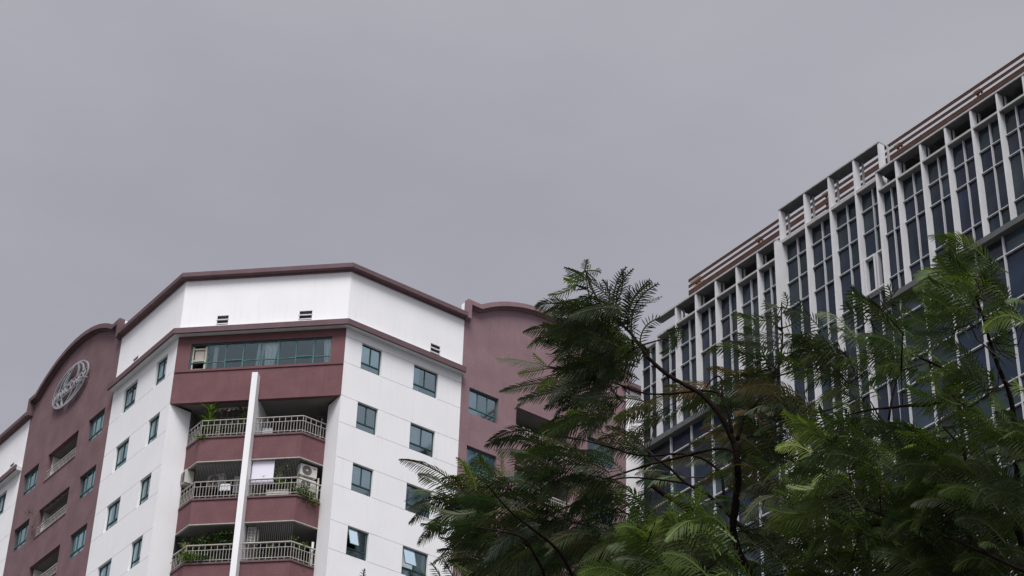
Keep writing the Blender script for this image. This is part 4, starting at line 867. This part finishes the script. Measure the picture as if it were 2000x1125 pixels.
# silhouette fronds read off along the crown outline
MAN = [
 (0, 1144, 529, 1104, 545, .12, 'lime', .075), (0, 1144, 530, 1172, 532, .1, 'mid', .05), (0, 1142, 528, 1146, 508, .0, 'mid', .04), (0, 1126, 555, 1072, 576, .10, 'lime', .05), (0, 1150, 545, 1112, 552, .0, 'lime', .09),
 (0, 1158, 572, 1110, 590, .15, 'mid', .07), (0, 1175, 600, 1105, 600, .15, 'mid', .08), (0, 1185, 605, 1178, 548, -.15, 'dark', .07), (0, 1190, 610, 1215, 528, -.12, 'dark', .07), (0, 1205, 625, 1222, 523, .14, 'dark', .06), (0, 1212, 630, 1236, 526, .18, 'dark', .06), (0, 1218, 636, 1268, 548, .10, 'dark', .08), (0, 1226, 645, 1272, 552, .16, 'dark', .07), (0, 1235, 652, 1284, 555, .18, 'dark', .08), (0, 1240, 660, 1290, 580, .22, 'dark', .08), (0, 1250, 675, 1292, 620, .2, 'dark', .07), (0, 1232, 650, 1230, 560, .05, 'dark', .08),
 (0, 1216, 636, 1120, 610, .12, 'dark', .09), (0, 1200, 640, 1085, 620, .12, 'dark', .1), (0, 1180, 655, 1064, 632, .10, 'dark', .1), (0, 1185, 640, 1070, 655, .12, 'dark', .1), (0, 1170, 690, 1070, 690, .1, 'dark', .1), (0, 1190, 690, 1080, 720, .12, 'dark', .1),
 (0, 1070, 716, 972, 700, -.02, 'mid', .085), (0, 1068, 720, 1015, 730, .0, 'lime', .06), (0, 1066, 712, 1042, 690, .05, 'lime', .04), (0, 1125, 742, 978, 764, -.03, 'dark', .075), (0, 1150, 745, 1015, 780, .02, 'dark', .08), (0, 1160, 750, 1008, 797, -.12, 'dark', .075), (0, 1185, 752, 1066, 797, -.05, 'dark', .08), (0, 1190, 755, 1100, 800, .0, 'dark', .07), (0, 1210, 755, 1120, 775, .1, 'dark', .09), (0, 1120, 700, 1062, 668, -.1, 'dark', .08),
 (0, 960, 980, 822, 1010, .13, 'mid', .10), (0, 955, 985, 838, 985, .16, 'mid', .10), (0, 975, 1000, 826, 1024, .08, 'olive', .10), (0, 1010, 1018, 858, 1075, .08, 'dark', .10), (0, 1010, 1040, 862, 1050, .1, 'dark', .10), (0, 1030, 1055, 880, 1095, .1, 'dark', .1), (0, 930, 960, 893, 895, -.12, 'lime', .06), (0, 935, 950, 905, 905, .1, 'green', .07), (0, 975, 935, 935, 890, .15, 'green', .09), (0, 985, 930, 982, 885, .1, 'lime', .05), (0, 1000, 940, 930, 930, .15, 'olive', .09), (0, 960, 1000, 870, 950, -.05, 'olive', .06),
 (0, 925, 1118, 890, 1100, .1, 'lime', .07), (0, 1060, 930, 1000, 885, .1, 'olive', .09), (0, 900, 1150, 868, 1098, .0, 'dark', .06), (0, 870, 1150, 842, 1100, -.05, 'dark', .06), (0, 850, 1150, 820, 1112, .0, 'green', .06), (0, 830, 1160, 800, 1120, .05, 'green', .06), (0, 715, 1150, 712, 1112, .1, 'mid', .04),
 (0, 1090, 850, 1000, 880, .12, 'mid', .1), (0, 1080, 880, 1010, 890, .1, 'mid', .09), (0, 1130, 830, 1058, 830, .12, 'mid', .1), (0, 1160, 800, 1110, 805, .1, 'lime', .08), (0, 1330, 640, 1318, 675, -.2, 'mid', .08), (0, 1338, 645, 1290, 690, .1, 'dark', .05), (0, 1310, 660, 1328, 640, .0, 'mid', .05),
 (0, 1526, 618, 1434, 612, .12, 'mid', .1), (0, 1526, 600, 1495, 590, .15, 'mid', .08), (0, 1528, 612, 1532, 572, -.2, 'mid', .05), (0, 1530, 640, 1562, 588, -.25, 'mid', .07), (0, 1530, 650, 1438, 650, .12, 'dark', .1), (0, 1526, 670, 1428, 668, .1, 'dark', .1), (0, 1528, 700, 1440, 685, .1, 'dark', .09), (0, 1530, 690, 1566, 650, -.3, 'dark', .07), (0, 1520, 720, 1450, 735, .1, 'dark', .1), (0, 1500, 715, 1400, 720, .1, 'brown', .06),
 (0, 1600, 705, 1570, 665, .05, 'olive', .08), (0, 1605, 715, 1595, 655, .0, 'olive', .07), (0, 1590, 720, 1520, 690, .12, 'mid', .1), (0, 1610, 730, 1540, 720, .12, 'mid', .1),
 (1, 1718, 600, 1664, 563, .15, 'mid', .1), (1, 1722, 605, 1735, 560, -.25, 'mid', .09), (1, 1702, 625, 1652, 592, .15, 'mid', .1), (1, 1740, 660, 1752, 595, -.22, 'green', .1), (1, 1705, 650, 1650, 640, .2, 'green', .1), (1, 1745, 640, 1700, 590, .1, 'mid', .09),
 (1, 1905, 545, 1832, 506, .22, 'green', .13), (1, 1905, 560, 1815, 545, .2, 'green', .12), (1, 1900, 590, 1800, 580, .18, 'lime', .09), (1, 1906, 575, 1934, 508, -.2, 'dark', .09), (1, 1912, 600, 1958, 570, -.3, 'dark', .1), (1, 1925, 630, 1960, 560, -.2, 'dark', .09), (1, 1890, 610, 1810, 620, .15, 'green', .12), (1, 1900, 540, 1850, 497, .15, 'green', .12), (1, 1915, 560, 1930, 530, -.3, 'mid', .1),
 (1, 1870, 640, 1790, 655, .15, 'mid', .12), (1, 1935, 680, 1950, 610, -.3, 'dark', .1), (1, 1840, 630, 1765, 600, .15, 'mid', .1), (1, 1940, 700, 1950, 640, -.3, 'dark', .1),
 (1, 1985, 700, 1962, 644, .15, 'lime', .07), (1, 1878, 790, 1822, 725, .22, 'lime', .09), (1, 1866, 780, 1768, 752, .15, 'green', .11), (1, 1880, 760, 1856, 705, .2, 'lime', .09), (1, 1895, 820, 1870, 770, .2, 'green', .1), (1, 1960, 760, 1935, 722, .25, 'green', .09), (1, 1840, 830, 1752, 842, .15, 'lime', .07), (1, 1870, 870, 1800, 850, .15, 'green', .11), (1, 1950, 735, 1890, 700, .2, 'green', .11), (1, 2000, 850, 1960, 826, .2, 'lime', .1), (1, 2005, 760, 1985, 745, .2, 'lime', .09),
 (1, 1640, 820, 1600, 800, .2, 'green', .1), (1, 1605, 835, 1532, 805, .12, 'lime', .09), (1, 1620, 850, 1560, 815, .12, 'lime', .1), (1, 1640, 830, 1600, 798, .25, 'green', .1), (1, 1700, 870, 1650, 800, .12, 'green', .1), (1, 1625, 940, 1540, 950, .12, 'lime', .1), (1, 1600, 990, 1500, 990, .12, 'green', .11), (1, 1620, 970, 1510, 1025, .12, 'green', .11), (1, 1610, 960, 1515, 960, .12, 'green', .11), (1, 1700, 1110, 1655, 1050, .12, 'lime', .1), (1, 1880, 1050, 1780, 1050, .18, 'green', .12), (1, 1870, 1030, 1810, 1015, .2, 'green', .11), (1, 1870, 1125, 1845, 1070, .2, 'green', .1), (1, 1870, 990, 1840, 970, .2, 'lime', .07),
 (2, 1350, 1000, 1376, 955, -.1, 'green', .07), (2, 1356, 985, 1366, 952, -.2, 'lime', .05), (2, 1330, 1020, 1314, 985, .3, 'lime', .05), (2, 1340, 1040, 1300, 1010, .1, 'green', .1), (2, 1360, 1030, 1395, 985, -.1, 'green', .08), (2, 1280, 1040, 1240, 1030, .15, 'lime', .07), (2, 1300, 1070, 1230, 1040, .1, 'green', .1), (2, 1370, 1060, 1400, 1010, -.1, 'green', .1), (2, 1280, 1020, 1275, 1008, .1, 'lime', .04)]
for q in MAN:
    manual(q[0], q[1], q[2], q[3], q[4], q[5], q[6], bl=q[7], dep=DEP[q[0]]+.5*(rng.random()-.5))
for T in TR:
    b_ = np.array(T['base']); F_ = T['fr']; o_ = len(F_.V)
    F_.V += [tuple(np.array(v)+b_) for v in T['tw'].v]; nl = len(F_.F); F_.F += [tuple(i+o_ for i in f) for f in T['tw'].f]; F_.C += [(.03, .022, .015)]*len(T['tw'].f)
    F_.build(T['o'], T['base'])
